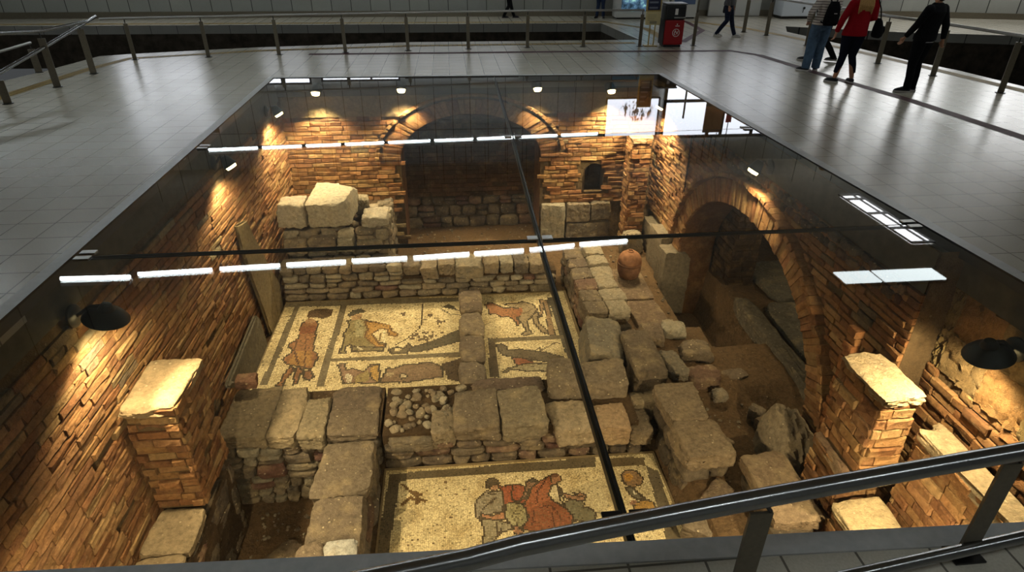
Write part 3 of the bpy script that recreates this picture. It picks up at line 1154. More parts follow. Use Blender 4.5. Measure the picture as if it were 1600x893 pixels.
def wn(x, y, s=1.0):
    return (math.sin(x * 3.1 * s + 1.3) * math.sin(y * 2.7 * s + .4) + .6 * math.sin(x * 7.3 * s + y * 5.1 * s) + .4 * math.sin(x * 13.7 * s - y * 11.3 * s + 2)) / 2


def smooth(a, b, x):
    k = min(1, max(0, (x - a) / (b - a)))
    return k * k * (3 - 2 * k)


def gz(x, y):
    z = -4.56 + .012 * wn(x, y)
    if x < -2.0 and y < 7.85:
        z = -5.24 + .03 * wn(x, y)
    if x > 3.1:
        k = smooth(3.1, 3.45, x) * smooth(5.0, 5.4, y) * (1 - smooth(10.3, 10.8, y))
        zz = -4.12 + .05 * wn(x, y) - .1 * smooth(4.5, 5.2, x) + .2 * smooth(8.0, 8.6, y)
        z = z * (1 - k) + zz * k
        if x > 3.5 and y >= 10.6:
            z = max(z, -4.54 + .02 * wn(x, y))
        k = smooth(4.92, 5.02, x) * (1 - smooth(5.95, 6.05, x)) * smooth(9.72, 9.86, y) * (1 - smooth(13.1, 13.2, y))
        z = z * (1 - k) + (-5.35 + .04 * wn(x, y)) * k
        if x > 6.05:
            z = -4.1 + .05 * wn(x, y)
    return z


xs_ = np.arange(-4.2, 8.81, .1)
ys_ = np.arange(2.2, 17.25, .1)
b = MB()
V = [(x, y, gz(x, y) + RNG.normal(0, .006)) for y in ys_ for x in xs_]
nx = len(xs_)
b.add(V, [(j * nx + i, j * nx + i + 1, (j + 1) * nx + i + 1, (j + 1) * nx + i) for j in range(len(ys_) - 1) for i in range(nx - 1)], soilc, 0, True)
struct(b.build('ground', [MAT['soil']]))

MW = [MAT['plaster'], MAT['brick'], MAT['concrete'], MAT['stone']]
rng = np.random.default_rng(11)

# ---- left wall (runs along Y, faces +X)
WL = Wall((LX - .06, 0, 0), (0, 1, 0), (0, 0, 1), (1, 0, 0))
b = MB()
WL.poly(b, [(2.0, -5.6), (16.2, -5.6), (16.2, -.05), (2.0, -.05)], [], mort, 0, 0)


def lkeep(u, v):
    if v > -.7 - .02 * math.sin(u * 1.7):
        return False
    return True


def lpal(u, v):
    if v > -.95 and rng.random() < .5:
        return STONE
    if wn(u * .5, v * .5) > .75:
        return STONE
    return BRICK


WL.bricks(b, 2.0, 16.1, -5.5, -.58, .11, .52, lkeep, BRICK, .05, .006, .008, 1, rng, .006, lpal)
WL.poly(b, [(2.0, -.56), (16.1, -.56), (16.1, -.05), (2.0, -.05)], [], conc, 2, .03)
WL.strip(b, [(2.0, -.56), (16.1, -.56)], .03, 0, conc, 2)
struct(b.build('wall_left', MW))

# ---- back wall with arched recess and niche
AC, AA, AS, AR = .48, 1.83, -2.1, 1.16
WB = Wall((0, BY + .06, 0), (1, 0, 0), (0, 0, 1), (0, -1, 0))
notch = [(AC + AA, -4.7)] + arc(AC, AS, AA, AR, 28) + [(AC - AA, -4.7)]
niche = [(3.53, -3.12), (4.05, -3.12), (4.05, -2.52)] + arc(3.79, -2.52, .26, .2, 8)[1:-1] + [(3.53, -2.52)]
b = MB()
WB.poly(b, [(-4.3, -4.7), (-4.3, -.05), (5.6, -.05), (5.6, -4.7)] + notch, [niche], mort, 0, 0)
WB.strip(b, notch, .04, -1.5, lin((120, 84, 58))[:3], 1)
WB.strip(b, niche, .03, -.35, mort, 0, True)
WB.poly(b, niche, [], mort_dk, 0, -.35)


def inel(u, v, a, r):
    return ((u - AC) / a) ** 2 + (max(0, v - AS) / r) ** 2 < 1 and abs(u - AC) < a if v < AS else ((u - AC) / a) ** 2 + ((v - AS) / r) ** 2 < 1


def bkeep(u, v):
    if v > -.98 - .04 * math.sin(u * 3):
        return False
    if inel(u, v, AA + (.57 if v > AS else .1), AR + .45):
        return False
    if 3.45 < u < 4.13 and -3.14 < v < -2.28:
        return False
    if u > 2.3 and v < -3.4:
        return False
    return True


def bpal(u, v):
    return STONE if (wn(u * .8, v) > .72 or (u < 0 and v < -3.5)) else BRICK


WB.bricks(b, -4.2, 5.3, -4.6, -.95, .118, .38, bkeep, BRICK, .04, .007, .006, 1, rng, .006, bpal)
WB.ring(b, AC, AS, AA, AR, .5, .38, 46, .07, 1, BRICK, 0, PI, 1, -.05, rng)
WB.ring(b, AC, AS, AA + .56, AR + .44, .1, .08, 40, .13, 1, [(172, 134, 92), (160, 118, 78)], .12, PI - .0, 1, -.02, rng)
WB.poly(b, [(-4.2, -.45), (5.5, -.45), (5.5, -.05), (-4.2, -.05)], [], conc, 2, .05)
WB.strip(b, [(-4.2, -.45), (5.5, -.45)], .05, 0, conc, 2)
# upper rubble-plaster band: irregular patches
for u0 in np.arange(-4.15, 5.2, .62):
    if inel(u0 + .3, -.75, AA + .5, AR + .42):
        continue
    WB.plate(b, [(u0, -.97), (u0 + .62, -.97), (u0 + .62, -.45), (u0, -.45)], .03 + rng.normal(0, .006), pick([(150, 130, 95), (160, 140, 100)], rng, .08), .001, .004, 9, 8, .009, 0, rng)
# ashlar at the foot of the right part
for (u0, u1, v0, v1) in ((2.36, 3.02, -4.55, -3.42), (3.05, 3.72, -3.95, -3.42), (3.74, 4.3, -3.9, -3.4), (3.05, 4.3, -4.55, -3.97)):
    rock(b, WB.p((u0 + u1) / 2, (v0 + v1) / 2, .05), (u1 - u0 - .02, .3, v1 - v0 - .02), pick(STONE, rng, .06), (0, 0, 0), 12, 22, .02, 3, rng, 1)
struct(b.build('wall_back', MW))

# recess behind the arch
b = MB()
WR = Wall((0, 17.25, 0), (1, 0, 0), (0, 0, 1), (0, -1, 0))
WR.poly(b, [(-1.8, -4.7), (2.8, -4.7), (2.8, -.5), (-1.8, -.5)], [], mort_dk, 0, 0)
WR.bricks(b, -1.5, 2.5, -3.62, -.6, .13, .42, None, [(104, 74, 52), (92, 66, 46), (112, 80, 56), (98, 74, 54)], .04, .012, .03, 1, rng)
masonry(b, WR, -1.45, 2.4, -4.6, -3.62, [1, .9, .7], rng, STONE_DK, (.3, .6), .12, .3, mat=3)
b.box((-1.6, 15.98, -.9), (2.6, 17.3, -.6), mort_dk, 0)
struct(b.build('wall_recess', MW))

# ---- right wall with the big arch (runs along Y, faces -X)
RC, RA, RS, RR = 10.06, 2.97, -3.62, 2.18
WRt = Wall((RX + .06, 0, 0), (0, 1, 0), (0, 0, 1), (-1, 0, 0))
rn = [(RC + RA, -5.6)] + arc(RC, RS, RA, RR, 36) + [(RC - RA, -5.6)]
b = MB()
WRt.poly(b, [(5.75, -5.6), (5.75, -.05), (16.1, -.05), (16.1, -5.6)][::-1] + [], [], mort, 0, 0) if False else None
WRt.poly(b, [(16.1, -5.6), (16.1, -.05), (5.75, -.05), (5.75, -5.6)] + rn[::-1], [], mort, 0, 0)
WRt.strip(b, rn, .05, -.75, lin((128, 92, 62))[:3], 1)


def inr(u, v, a, r):
    if v < RS:
        return abs(u - RC) < a
    return ((u - RC) / a) ** 2 + ((v - RS) / r) ** 2 < 1


def rkeep(u, v):
    if v > -.62 - .06 * math.sin(u * 2):
        return False
    if inr(u, v, RA + (.45 if v > RS else .16), RR + .48):
        return False
    if u > 12.5 and v < -3.55:
        return False
    return True


def rpal(u, v):
    return STONE if wn(u * .6 + 3, v * .7) > .6 else BRICK


WRt.bricks(b, 5.75, 16.0, -5.3, -.6, .105, .4, rkeep, BRICK, .045, .012, .015, 1, rng, .009, rpal)
WRt.ring(b, RC, RS, RA, RR, .42, .5, 76, .11, 1, BRICK, 0, PI, 1, -.1, rng)
WRt.ring(b, RC, RS, RA + .44, RR + .52, .12, .1, 60, .2, 1, BRICK, .1, PI - .1, 1, 0.0, rng)
masonry(b, WRt, 6.0, 15.2, -.92, -.6, [1, 1], rng, STONE_DK, (.12, .34), .08, .16, mat=3)
# toothed inner edge of the near leg
for k in range(11):
    v = -4.9 + k * .12
    WRt.plate(b, [(RC - RA - .3, v), (RC - RA + rng.uniform(-.02, .07), v), (RC - RA + rng.uniform(-.02, .07), v + .12), (RC - RA - .3, v + .12)], .09 + rng.normal(0, .02), pick(BRICK, rng, .15), mat=1, rng=rng, back=-.2)
# pilaster strip on the near leg
for k in range(18):
    v = -3.7 + k * .12
    WRt.plate(b, [(6.42, v), (6.62, v), (6.62, v + .12), (6.42, v + .12)], .16 + rng.normal(0, .008), pick([(176, 118, 74), (164, 106, 66)], rng, .1), mat=1, rng=rng)
# plaster plinth at the far leg
for (u0, u1, v0, v1, d) in ((12.95, 13.6, -5.3, -3.6, .3), (13.6, 14.6, -4.6, -3.5, .22), (14.6, 15.4, -4.6, -3.65, .14)):
    rock(b, WRt.p((u0 + u1) / 2, (v0 + v1) / 2, d / 2 - .05), (d + .35, u1 - u0, v1 - v0), pick([(158, 138, 106), (146, 128, 100)], rng, .06), (0, 0, 0), 12, 24, .02, 0, rng, 1)
WRt.poly(b, [(5.75, -.58), (16.0, -.58), (16.0, -.05), (5.75, -.05)], [], conc, 2, .04)
WRt.strip(b, [(5.75, -.58), (16.0, -.58)], .04, 0, conc, 2)
# near stretch stands further out
NX = 5.72
WN = Wall((NX + .06, 0, 0), (0, 1, 0), (0, 0, 1), (-1, 0, 0))
WN.poly(b, [(2.0, -5.6), (5.78, -5.6), (5.78, -.05), (2.0, -.05)], [], mort, 0, 0)
WN.bricks(b, 2.0, 5.76, -5.4, -1.55, .12, .38, None, BRICK, .05, .014, .03, 1, rng, .014, rpal)
for u0 in np.arange(2.0, 5.7, .6):
    for v0 in np.arange(-1.55, -.6, .52):
        WN.plate(b, [(u0, v0), (min(5.76, u0 + .6), v0), (min(5.76, u0 + .6), v0 + .52), (u0, v0 + .52)], .04 + rng.normal(0, .01), pick([(165, 140, 95), (156, 128, 88), (160, 120, 76)], rng, .08), .001, .004, 10, 9, .02, 0, rng)
WN.poly(b, [(2.0, -.5), (5.78, -.5), (5.78, -.05), (2.0, -.05)], [], conc, 2, .07)
b.add([(RX + .06, 5.76, -5.6), (NX + .1, 5.76, -5.6), (NX + .1, 5.76, -.05), (RX + .06, 5.76, -.05)], [(0, 1, 2, 3)], mort, 0)
struct(b.build('wall_right', MW))

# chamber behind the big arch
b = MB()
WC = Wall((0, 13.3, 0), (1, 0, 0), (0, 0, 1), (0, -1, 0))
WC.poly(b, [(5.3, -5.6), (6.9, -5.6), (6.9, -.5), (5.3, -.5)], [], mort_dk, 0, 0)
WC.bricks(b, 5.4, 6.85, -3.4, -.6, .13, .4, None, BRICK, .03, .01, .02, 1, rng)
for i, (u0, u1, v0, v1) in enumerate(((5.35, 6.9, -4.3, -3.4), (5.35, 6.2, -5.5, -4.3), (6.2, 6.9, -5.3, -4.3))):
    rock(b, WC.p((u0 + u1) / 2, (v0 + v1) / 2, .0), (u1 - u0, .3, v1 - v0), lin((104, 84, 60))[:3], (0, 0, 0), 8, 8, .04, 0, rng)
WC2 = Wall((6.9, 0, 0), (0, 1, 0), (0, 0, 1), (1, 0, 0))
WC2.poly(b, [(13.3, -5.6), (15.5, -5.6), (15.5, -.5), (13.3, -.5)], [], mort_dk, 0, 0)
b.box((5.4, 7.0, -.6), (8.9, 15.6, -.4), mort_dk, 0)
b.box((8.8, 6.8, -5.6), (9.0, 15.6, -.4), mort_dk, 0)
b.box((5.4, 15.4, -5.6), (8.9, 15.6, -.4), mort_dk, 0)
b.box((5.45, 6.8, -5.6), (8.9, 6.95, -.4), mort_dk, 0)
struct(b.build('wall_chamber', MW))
# front wall under the near edge
b = MB()
WF = Wall((0, 2.36, 0), (1, 0, 0), (0, 0, 1), (0, 1, 0))
WF.poly(b, [(-4.3, -5.6), (6.0, -5.6), (6.0, -.05), (-4.3, -.05)], [], mort, 0, -.35)
struct(b.build('wall_front', MW))
GRW.strip(b, [], 0, 0) if False else None

# =================================================================== RUINS
rg = np.random.default_rng(21)
RM = [MAT['stone'], MAT['soil']]


def ruin(name, label, cat, x0, x1, y0, y1, z0, z1, faces, rows, caps=(), caph=.27, pal=STONE, seed=1, ww=(.22, .55), small=.25, core=None, group='excavated stone walls'):
    r = np.random.default_rng(seed)
    t = thing(name, label, cat, ((x0 + x1) / 2, (y0 + y1) / 2, z0), group)
    b = MB()
    zt = z1 - caph if caps else z1
    ins = .1
    b.box((x0 + (ins if 'l' in faces else .0), y0 + (ins if 'f' in faces else 0), z0 - .1), (x1 - (ins if 'r' in faces else 0), y1 - (ins if 'b' in faces else 0), (core if core is not None else zt + .06)), mort_dk, 1)
    if 'f' in faces:
        masonry(b, Wall((0, y0 + .09, 0), (1, 0, 0), (0, 0, 1), (0, -1, 0)), x0, x1, z0, zt, rows, r, pal, ww, .1, .26, small=small)
    if 'l' in faces:
        masonry(b, Wall((x0 + .09, 0, 0), (0, 1, 0), (0, 0, 1), (-1, 0, 0)), y0 + .1, y1, z0, zt, rows, r, pal, ww, .1, .26, small=small)
    if 'r' in faces:
        masonry(b, Wall((x1 - .09, 0, 0), (0, 1, 0), (0, 0, 1), (1, 0, 0)), y0 + .1, y1, z0, zt, rows, r, pal, ww, .1, .26, small=small)
    b.build('masonry', RM, t)
    for cp in caps:
        cx0, cx1, cy0, cy1 = cp[:4]
        top = cp[4] if len(cp) > 4 and cp[4] is not None else z1
        h = cp[5] if len(cp) > 5 else caph
        col = cp[6] if len(cp) > 6 else None
        m = MB()
        c = lin(col)[:3] if col else pick(pal, r, .1)
        rock(m, ((cx0 + cx1) / 2, (cy0 + cy1) / 2, top - h / 2), (cx1 - cx0 + .03, cy1 - cy0 + .03, h), c, (r.normal(0, .02), r.normal(0, .02), r.normal(0, .02)), 12, 14, .035, 0, r)
        m.build('capstone', [MAT['stone']], t)
    return t


# cross wall at the back of the upper mosaic
caps = []
x = -1.25
r = np.random.default_rng(4)
for wdt, h in ((.36, .24), (.38, .3), (.36, .28), (.66, .36), (.34, .3), (.3, .28), (.34, .27), (.42, .26)):
    caps.append((x + .01, x + wdt - .01, 13.0 + r.uniform(-.02, .03), 13.0 + .6 + r.uniform(-.1, .05), -3.74 + r.uniform(-.04, .05), h))
    x += wdt + .03
tw = ruin('ruined_wall', 'low cross wall of squared stones behind the upper mosaic', 'stone wall', -4.05, 2.35, 13.0, 13.56, -4.52, -3.8, 'f', [.3, .22, .2], caps, .26, STONE, 5, (.24, .6), .3, -4.0)
b = MB()
b.box((-4.03, 13.12, -4.1), (-1.4, 13.54, -3.68), mort_dk, 1)
masonry(b, Wall((0, 13.09, 0), (1, 0, 0), (0, 0, 1), (0, -1, 0)), -4.05, -1.3, -4.05, -3.64, [.22, .2], np.random.default_rng(6), STONE, (.24, .5), .1, .26, small=.2)
for i in range(8):
    x = -3.9 + i * .34
    rock(b, (x, 13.32, -3.68), (.36, .36, .12), pick(STONE, rg, .1), (0, 0, rg.normal(0, .1)), 6, 8, .05, 0, rg)
b.build('upper_courses', RM, tw)
# stepped rubble corner
t = ruin('rubble_platform', 'stepped rubble platform in the far left corner carrying big cut blocks', 'rubble', -4.05, -1.62, 13.76, 15.8, -4.5, -3.05, 'fr', [.3, .28, .26, .26], (), .2, STONE, 8, (.25, .6), .3, -3.12)
r = np.random.default_rng(9)
b = MB()
for i in range(40):
    x, y = r.uniform(-3.9, -1.7), r.uniform(13.8, 15.6)
    s = r.uniform(.12, .32)
    rock(b, (x, y, -3.1 + r.uniform(-.02, .05)), (s * 1.3, s, s * .6), pick(STONE, r, .12), (0, 0, r.uniform(0, 3)), 4, 4, .1, 0, r)
b.build('rubble_fill', [MAT['stone']], t)['kind'] = 'stuff'
for (x0, x1, y0, y1, z0, z1) in ((-4.02, -3.5, 13.58, 13.92, -3.55, -3.2), (-3.47, -2.85, 13.58, 13.92, -3.55, -3.16), (-2.8, -2.4, 13.58, 13.92, -3.55, -3.24), (-2.36, -1.75, 13.58, 13.92, -3.55, -3.3), (-2.1, -1.62, 13.8, 14.3, -3.3, -3.06)):
    m = MB()
    rock(m, ((x0 + x1) / 2, (y0 + y1) / 2, (z0 + z1) / 2), (x1 - x0, y1 - y0, z1 - z0), pick(STONE, r, .08), (0, 0, r.normal(0, .03)), 12, 12, .035, 0, r)
    m.build('step_stone', [MAT['stone']], t)
pale = (186, 168, 136)


def block(name, label, cat, c, size, col, rot=(0, 0, 0), k=7, rough=.03, seed=1, n=12, group=None):
    r = np.random.default_rng(seed)
    m = MB()
    rock(m, (0, 0, 0), size, lin(col)[:3], rot, 12 if n > 6 else n, k * 1.7 if k > 4 else k, rough, 0, r)
    o = m.build(name, [MAT['stone']])
    o.location = c
    tag(o, label, cat, group)
    return o


G1 = 'cut blocks on the rubble platform'
block('stone_block', 'long low pale block against the left wall on the rubble platform', 'stone block', (-3.76, 14.0, -2.64), (.62, .75, .56), pale, (0, .02, .02), 9, .025, 3, group=G1)
block('stone_block', 'largest pale block, tilted, on top of the rubble platform', 'stone block', (-2.9, 14.25, -2.6), (.98, 1.15, .62), (194, 176, 142), (.1, -.04, -.1), 9, .035, 11, group=G1)
block('stone_block', 'flat block with rounded right end near the arch on the rubble platform', 'stone block', (-1.92, 14.2, -2.93), (.62, .7, .26), pale, (.03, .02, .05), 5, .04, 6, group=G1)
block('stone_block', 'small grey block behind the largest block on the rubble platform', 'stone block', (-2.28, 14.75, -2.83), (.3, .4, .4), (160, 142, 108), (0, .1, .2), 6, .05, 7, group=G1)

# long wall right of the upper mosaic: two files of stones
caps = []
y = 13.85
r = np.random.default_rng(14)
for L in (.62, .5, .55, .52, .5, .5):
    caps.append((2.62, 3.04 + r.uniform(-.05, .05), y - L + .02, y - .02, -3.74 + r.uniform(-.06, .03), .26))
    caps.append((3.07, 3.5 + r.uniform(-.05, .05), y - L + .04, y - .01, -3.7 + r.uniform(-.06, .05), .3, pick([0], r) if False else (176, 156, 120)))
    y -= L
ruin('ruined_wall', 'long stone wall with two files of blocks right of the upper mosaic', 'stone wall', 2.6, 3.52, 10.5, 13.9, -4.52, -3.72, 'lfr', [.3, .25], caps, .27, STONE_DK, 15, (.25, .55), .3)
# cluster of loose blocks at its near end
G2 = 'fallen blocks in the middle of the ruins'
block('rubble_block', 'broad grey slab tilted at the near end of the long wall', 'stone block', (2.72, 9.75, -4.02), (.74, 1.2, .75), (140, 126, 102), (.05, .1, -.1), 7, .05, 31, group=G2)
block('rubble_block', 'long dark block with white flecks, highest in the middle of the ruins', 'stone block', (3.3, 9.1, -3.83), (.55, 1.45, .56), (128, 106, 78), (-.02, .0, -.05), 8, .03, 32, group=G2)
block('rubble_block', 'squat pale block under the near end of the flecked block', 'stone block', (3.16, 8.2, -4.1), (.6, .34, .4), (168, 142, 100), (0, 0, .03), 5, .05, 33, group=G2)
block('rubble_block', 'rounded whitish block at the rim of the dark hollow', 'stone block', (4.2, 10.05, -3.86), (.52, .42, .42), (176, 160, 128), (.1, 0, -.2), 4, .07, 34, group=G2)
block('rubble_block', 'reddish brown square block behind the flecked block', 'stone block', (3.73, 9.9, -3.9), (.42, .62, .4), (136, 110, 82), (0, .05, -.1), 6, .05, 35, group=G2)
block('rubble_block', 'tan block left of the dark hollow', 'stone block', (4.4, 9.35, -3.95), (.58, .5, .42), (140, 116, 86), (.0, .06, -.1), 6, .05, 36, group=G2)
block('rubble_block', 'speckled grey block between the flecked block and the red block', 'stone block', (3.86, 8.95, -3.92), (.38, .72, .36), (150, 132, 104), (.1, .1, .2), 5, .06, 37, group=G2)
block('rubble_block', 'brick red block at the near rim of the dark hollow', 'stone block', (4.32, 8.62, -3.96), (.55, .42, .32), (140, 100, 72), (0, .05, .1), 6, .05, 38, group=G2)
block('rubble_block', 'small round pale stone below the brick red block', 'stone block', (4.45, 8.18, -3.98), (.26, .24, .22), (170, 150, 120), (0, 0, 0), 3, .07, 39, group=G2)
block('rubble_block', 'flat stone on the near edge of the dark hollow', 'stone block', (4.95, 8.75, -4.02), (.5, .3, .16), (138, 112, 82), (0, 0, .2), 4, .08, 40, group=G2)

# front cross wall
capsR = [(-.14, .56, 7.5, 8.45, -3.72, .36, (140, 118, 88)), (.6, 1.32, 7.48, 8.4, -3.7, .4, (150, 130, 96)), (1.4, 2.1, 7.42, 8.1, -3.82, .36, (180, 152, 108)), (2.16, 2.66, 7.4, 8.0, -3.85, .38, (188, 146, 92)),
         (-.52, -.17, 7.55, 8.05, -3.82, .4, (160, 136, 98)), (-1.2, -.55, 7.5, 7.95, -3.95, .2, (134, 116, 90)), (1.5, 2.1, 8.25, 8.95, -3.55, .5, (142, 120, 90)), (2.08, 2.8, 8.2, 8.9, -3.58, .5, (146, 122, 90)), (.2, 1.4, 8.45, 8.85, -3.86, .18, (130, 104, 82)),
         (2.7, 3.05, 7.45, 8.0, -4.0, .3, (150, 124, 88))]
t = ruin('ruined_wall', 'front cross wall of dark capped stones behind the lower mosaic', 'stone wall', -1.3, 2.95, 7.5, 8.8, -4.54, -3.8, 'fr', [.26, .22, .2], capsR, .26, STONE_DK, 41, (.25, .6), .35, -3.9)
r = np.random.default_rng(42)
b = MB()
for i in range(60):
    x, y = r.uniform(-1.22, .0), r.uniform(7.65, 8.7)
    s = r.uniform(.05, .16)
    rock(b, (x, y, -3.89 + r.uniform(-.03, .03)), (s * 1.2, s, s * .8), pick([(176, 158, 124), (160, 140, 106), (140, 116, 86)], r, .12), (0, 0, r.uniform(0, 3)), 4, 3, .1, 0, r)
b.build('rubble_fill', [MAT['stone']], t)['kind'] = 'stuff'
capsL = [(-3.78, -3.08, 7.58, 8.75, -3.72, .26, (164, 138, 96)), (-3.04, -2.62, 7.56, 8.72, -3.74, .28, (168, 142, 98)), (-2.59, -2.2, 7.56, 8.5, -3.76, .3, (160, 138, 98)), (-2.15, -1.4, 7.62, 8.2, -3.82, .22, (134, 112, 84)), (-2.2, -1.4, 8.2, 8.8, -3.84, .22, (126, 104, 80))]
ruin('ruined_wall', 'left cross wall of rough courses topped by three sandy slabs above the sunken cell', 'stone wall', -3.8, -1.34, 7.6, 8.8, -5.24, -3.74, 'f', [.34, .26, .3, .22, .2], capsL, .27, STONE, 43, (.2, .5), .4, -3.88)
# slab topped wall between the cell and the lower mosaic
capsS = [(-2.16, -1.4, 6.42, 7.5, -3.86, .24, (140, 118, 88)), (-2.14, -1.42, 5.3, 6.4, -3.88, .24, (136, 114, 86)), (-1.98, -1.42, 4.2, 5.28, -3.9, .26, (140, 118, 90))]
ruin('ruined_wall', 'narrow wall topped with long flat slabs left of the lower mosaic', 'stone wall', -2.14, -1.34, 4.0, 7.54, -5.24, -3.86, 'lr', [.5, .5, .4], capsS, .24, STONE_DK, 51, (.5, 1.1), .1)
# stone divider on the upper mosaic
t = thing('stone_curb', 'short row of four worn stones dividing the panels of the upper mosaic', 'stone curb', (.25, 10.7, -4.5))
for i, (y0, y1) in enumerate(((11.75, 12.75), (10.85, 11.72), (9.95, 10.82), (9.0, 9.92))):
    m = MB()
    rock(m, (.26 - .02 * i, (y0 + y1) / 2, -4.34), (.5, y1 - y0, .28), lin([(122, 100, 76), (140, 118, 90), (132, 110, 84), (140, 118, 92)][i])[:3], (0, 0, .02), 8, 7, .04, 0, np.random.default_rng(60 + i))
    m.build('stone', [MAT['stone']], t)

# right hand walls
ruin('ruined_wall', 'short wall with two sandy top slabs right of the lower mosaic', 'stone wall', 3.22, 3.94, 6.5, 8.05, -4.54, -3.58, 'lf', [.35, .3], [(3.2, 3.86, 7.22, 8.08, -3.57, .3, (158, 130, 92)), (3.22, 3.98, 6.42, 7.2, -3.58, .3, (166, 136, 94))], .28, STONE_DK, 71, (.35, .7), .2)
ruin('ruined_wall', 'low wall with one broad flat slab at the foot of the rubble buttress', 'stone wall', 4.0, 4.6, 5.2, 6.35, -4.54, -3.6, 'lf', [.35, .3], [(3.98, 4.62, 5.2, 6.4, -3.58, .22, (166, 132, 90))], .22, STONE_DK, 72, (.35, .7), .2)
rr = np.random.default_rng(75)
for (x, y, z, s, lab) in ((3.66, 6.18, -4.2, (.5, .3, .3), 'flat angular stone lying in front of the two slab wall'), (3.28, 5.78, -4.35, (.4, .45, .28), 'reddish rough stone beside the mosaic border'),
                         (3.72, 5.75, -4.38, (.36, .33, .26), 'wedge stone between the two slab wall and broad slab'), (3.2, 5.4, -4.4, (.4, .4, .24), 'low brown stone at the lower mosaic corner'),
                         (4.15, 7.1, -4.06, (.2, .2, .12), 'small cream stone lying on the bare earth'), (5.0, 7.45, -4.08, (.3, .34, .26), 'upright grey stone beside the rubble buttress'), (4.95, 7.75, -4.05, (.26, .26, .2), 'round tan stone under the big arch edge')):
    block('fallen_stone', lab, 'stone', (x, y, z), s, [(164, 136, 98), (150, 120, 86), (146, 122, 90)][int(rr.integers(3))], (rr.normal(0, .1), rr.normal(0, .1), rr.uniform(0, 1)), 5, .07, int(rr.integers(999)), 6, 'fallen stones on the right')

# brick pillar on the left with bench
def brickpile(name, label, cat, x0, x1, y0, y1, z0, z1, faces='flr', seed=1, ch=.12, bl=.3, top=(186, 150, 92), taper=0.0, pal=BRICK, dark_core=True):
    r = np.random.default_rng(seed)
    t = thing(name, label, cat, ((x0 + x1) / 2, (y0 + y1) / 2, z0))
    b = MB()
    b.box((x0, y0, z0 - .05), (x1, y1, z1 - .03), mort, 1)
    specs = {'f': Wall((0, y0, 0), (1, 0, 0), (0, 0, 1), (0, -1, 0)), 'l': Wall((x0, 0, 0), (0, 1, 0), (0, 0, 1), (-1, 0, 0)), 'r': Wall((x1, 0, 0), (0, 1, 0), (0, 0, 1), (1, 0, 0)), 'b': Wall((0, y1, 0), (1, 0, 0), (0, 0, 1), (0, 1, 0))}
    for f in faces:
        a0, a1 = (x0 - .03, x1 + .03) if f in 'fb' else (y0 - .03, y1 + .03)
        specs[f].bricks(b, a0, a1, z0, z1, ch, bl, None, pal, .045, .014, .01, 0, r, .008)
    b.build('brickwork', [MAT['brick'], MAT['soil']], t)
    m = MB()
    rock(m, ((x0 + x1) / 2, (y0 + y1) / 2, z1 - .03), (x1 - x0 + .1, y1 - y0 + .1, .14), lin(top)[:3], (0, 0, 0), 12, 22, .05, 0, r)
    m.build('worn_top', [MAT['stone']], t)
    return t


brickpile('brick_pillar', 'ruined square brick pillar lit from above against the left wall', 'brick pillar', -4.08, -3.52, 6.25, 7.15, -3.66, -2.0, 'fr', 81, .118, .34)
t = thing('stone_bench', 'long pale stone ledge below the brick pillar along the left wall', 'stone ledge', (-3.8, 5, -5.2))
b = MB()
b.box((-4.08, 2.6, -5.3), (-3.5, 7.2, -3.86), mort_dk, 1)
masonry(b, Wall((-3.59, 0, 0), (0, 1, 0), (0, 0, 1), (1, 0, 0)), 2.7, 7.2, -5.24, -3.84, [.5, .5, .4], np.random.default_rng(82), STONE_DK, (.4, .9), .1, .26)
b.build('masonry', RM, t)
for i, (y0, y1) in enumerate(((5.52, 6.24), (4.3, 5.5), (2.8, 4.28))):
    m = MB()
    rock(m, (-3.79, (y0 + y1) / 2, -3.78), (.62, y1 - y0, .16), lin((176, 146, 96))[:3], (0, 0, 0), 8, 9, .02, 0, np.random.default_rng(83 + i))
    m.build('capstone', [MAT['stone']], t)
block('loose_brick', 'single loose brick lying on the left end of the slab wall', 'brick', (-3.62, 8.75, -3.55), (.34, .24, .17), (156, 104, 66), (0, .1, .15), 8, .03, 85)
block('boulder', 'flat boulder lying on the floor of the sunken cell', 'stone', (-2.75, 6.35, -5.17), (.62, .62, .2), (126, 102, 72), (0, 0, .5), 3.4, .1, 86)
block('white_stone', 'white faceted stone at the near end of the slab topped wall', 'stone', (-1.62, 5.38, -3.78), (.4, .34, .16), (206, 198, 182), (0, 0, .1), 4, .06, 87, 6)
block('grey_stone', 'greyish rounded stone beside the white faceted stone', 'stone', (-2.0, 5.4, -3.8), (.36, .3, .14), (146, 120, 88), (0, 0, .2), 4, .06, 88, 6)

# orthostats leaning on the left wall
def onx(x, y, X):
    d = _fw + _r * (x - 800) / F + _u * (446.5 - y) / F
    return CAM + d * X / d[0]


def leaning(label, px, thick, col, seed):
    r = np.random.default_rng(seed)
    pts = [onx(a, c_, LX + .02)[1:] for a, c_ in px]
    bm = bmesh.new()
    vs = [bm.verts.new((LX + .045, p[0], p[1])) for p in pts]
    f = bm.faces.new(vs)
    e = bmesh.ops.extrude_face_region(bm, geom=[f])
    for v in e['geom']:
        if isinstance(v, bmesh.types.BMVert):
            v.co.x += thick
    bmesh.ops.bevel(bm, geom=bm.edges[:], offset=.035, segments=2, affect='EDGES')
    bmesh.ops.triangulate(bm, faces=bm.faces[:])
    bmesh.ops.subdivide_edges(bm, edges=bm.edges[:], cuts=2, use_grid_fill=True)
    for v in bm.verts:
        v.co += Vector(r.normal(0, .006, 3))
    bmesh.ops.recalc_face_normals(bm, faces=bm.faces[:])
    m = MB()
    m.bm(bm, lin(col)[:3], 0, True)
    return tag(m.build('upright_slab', [MAT['plaster']]), label, 'stone slab', 'upright slabs on the left wall')


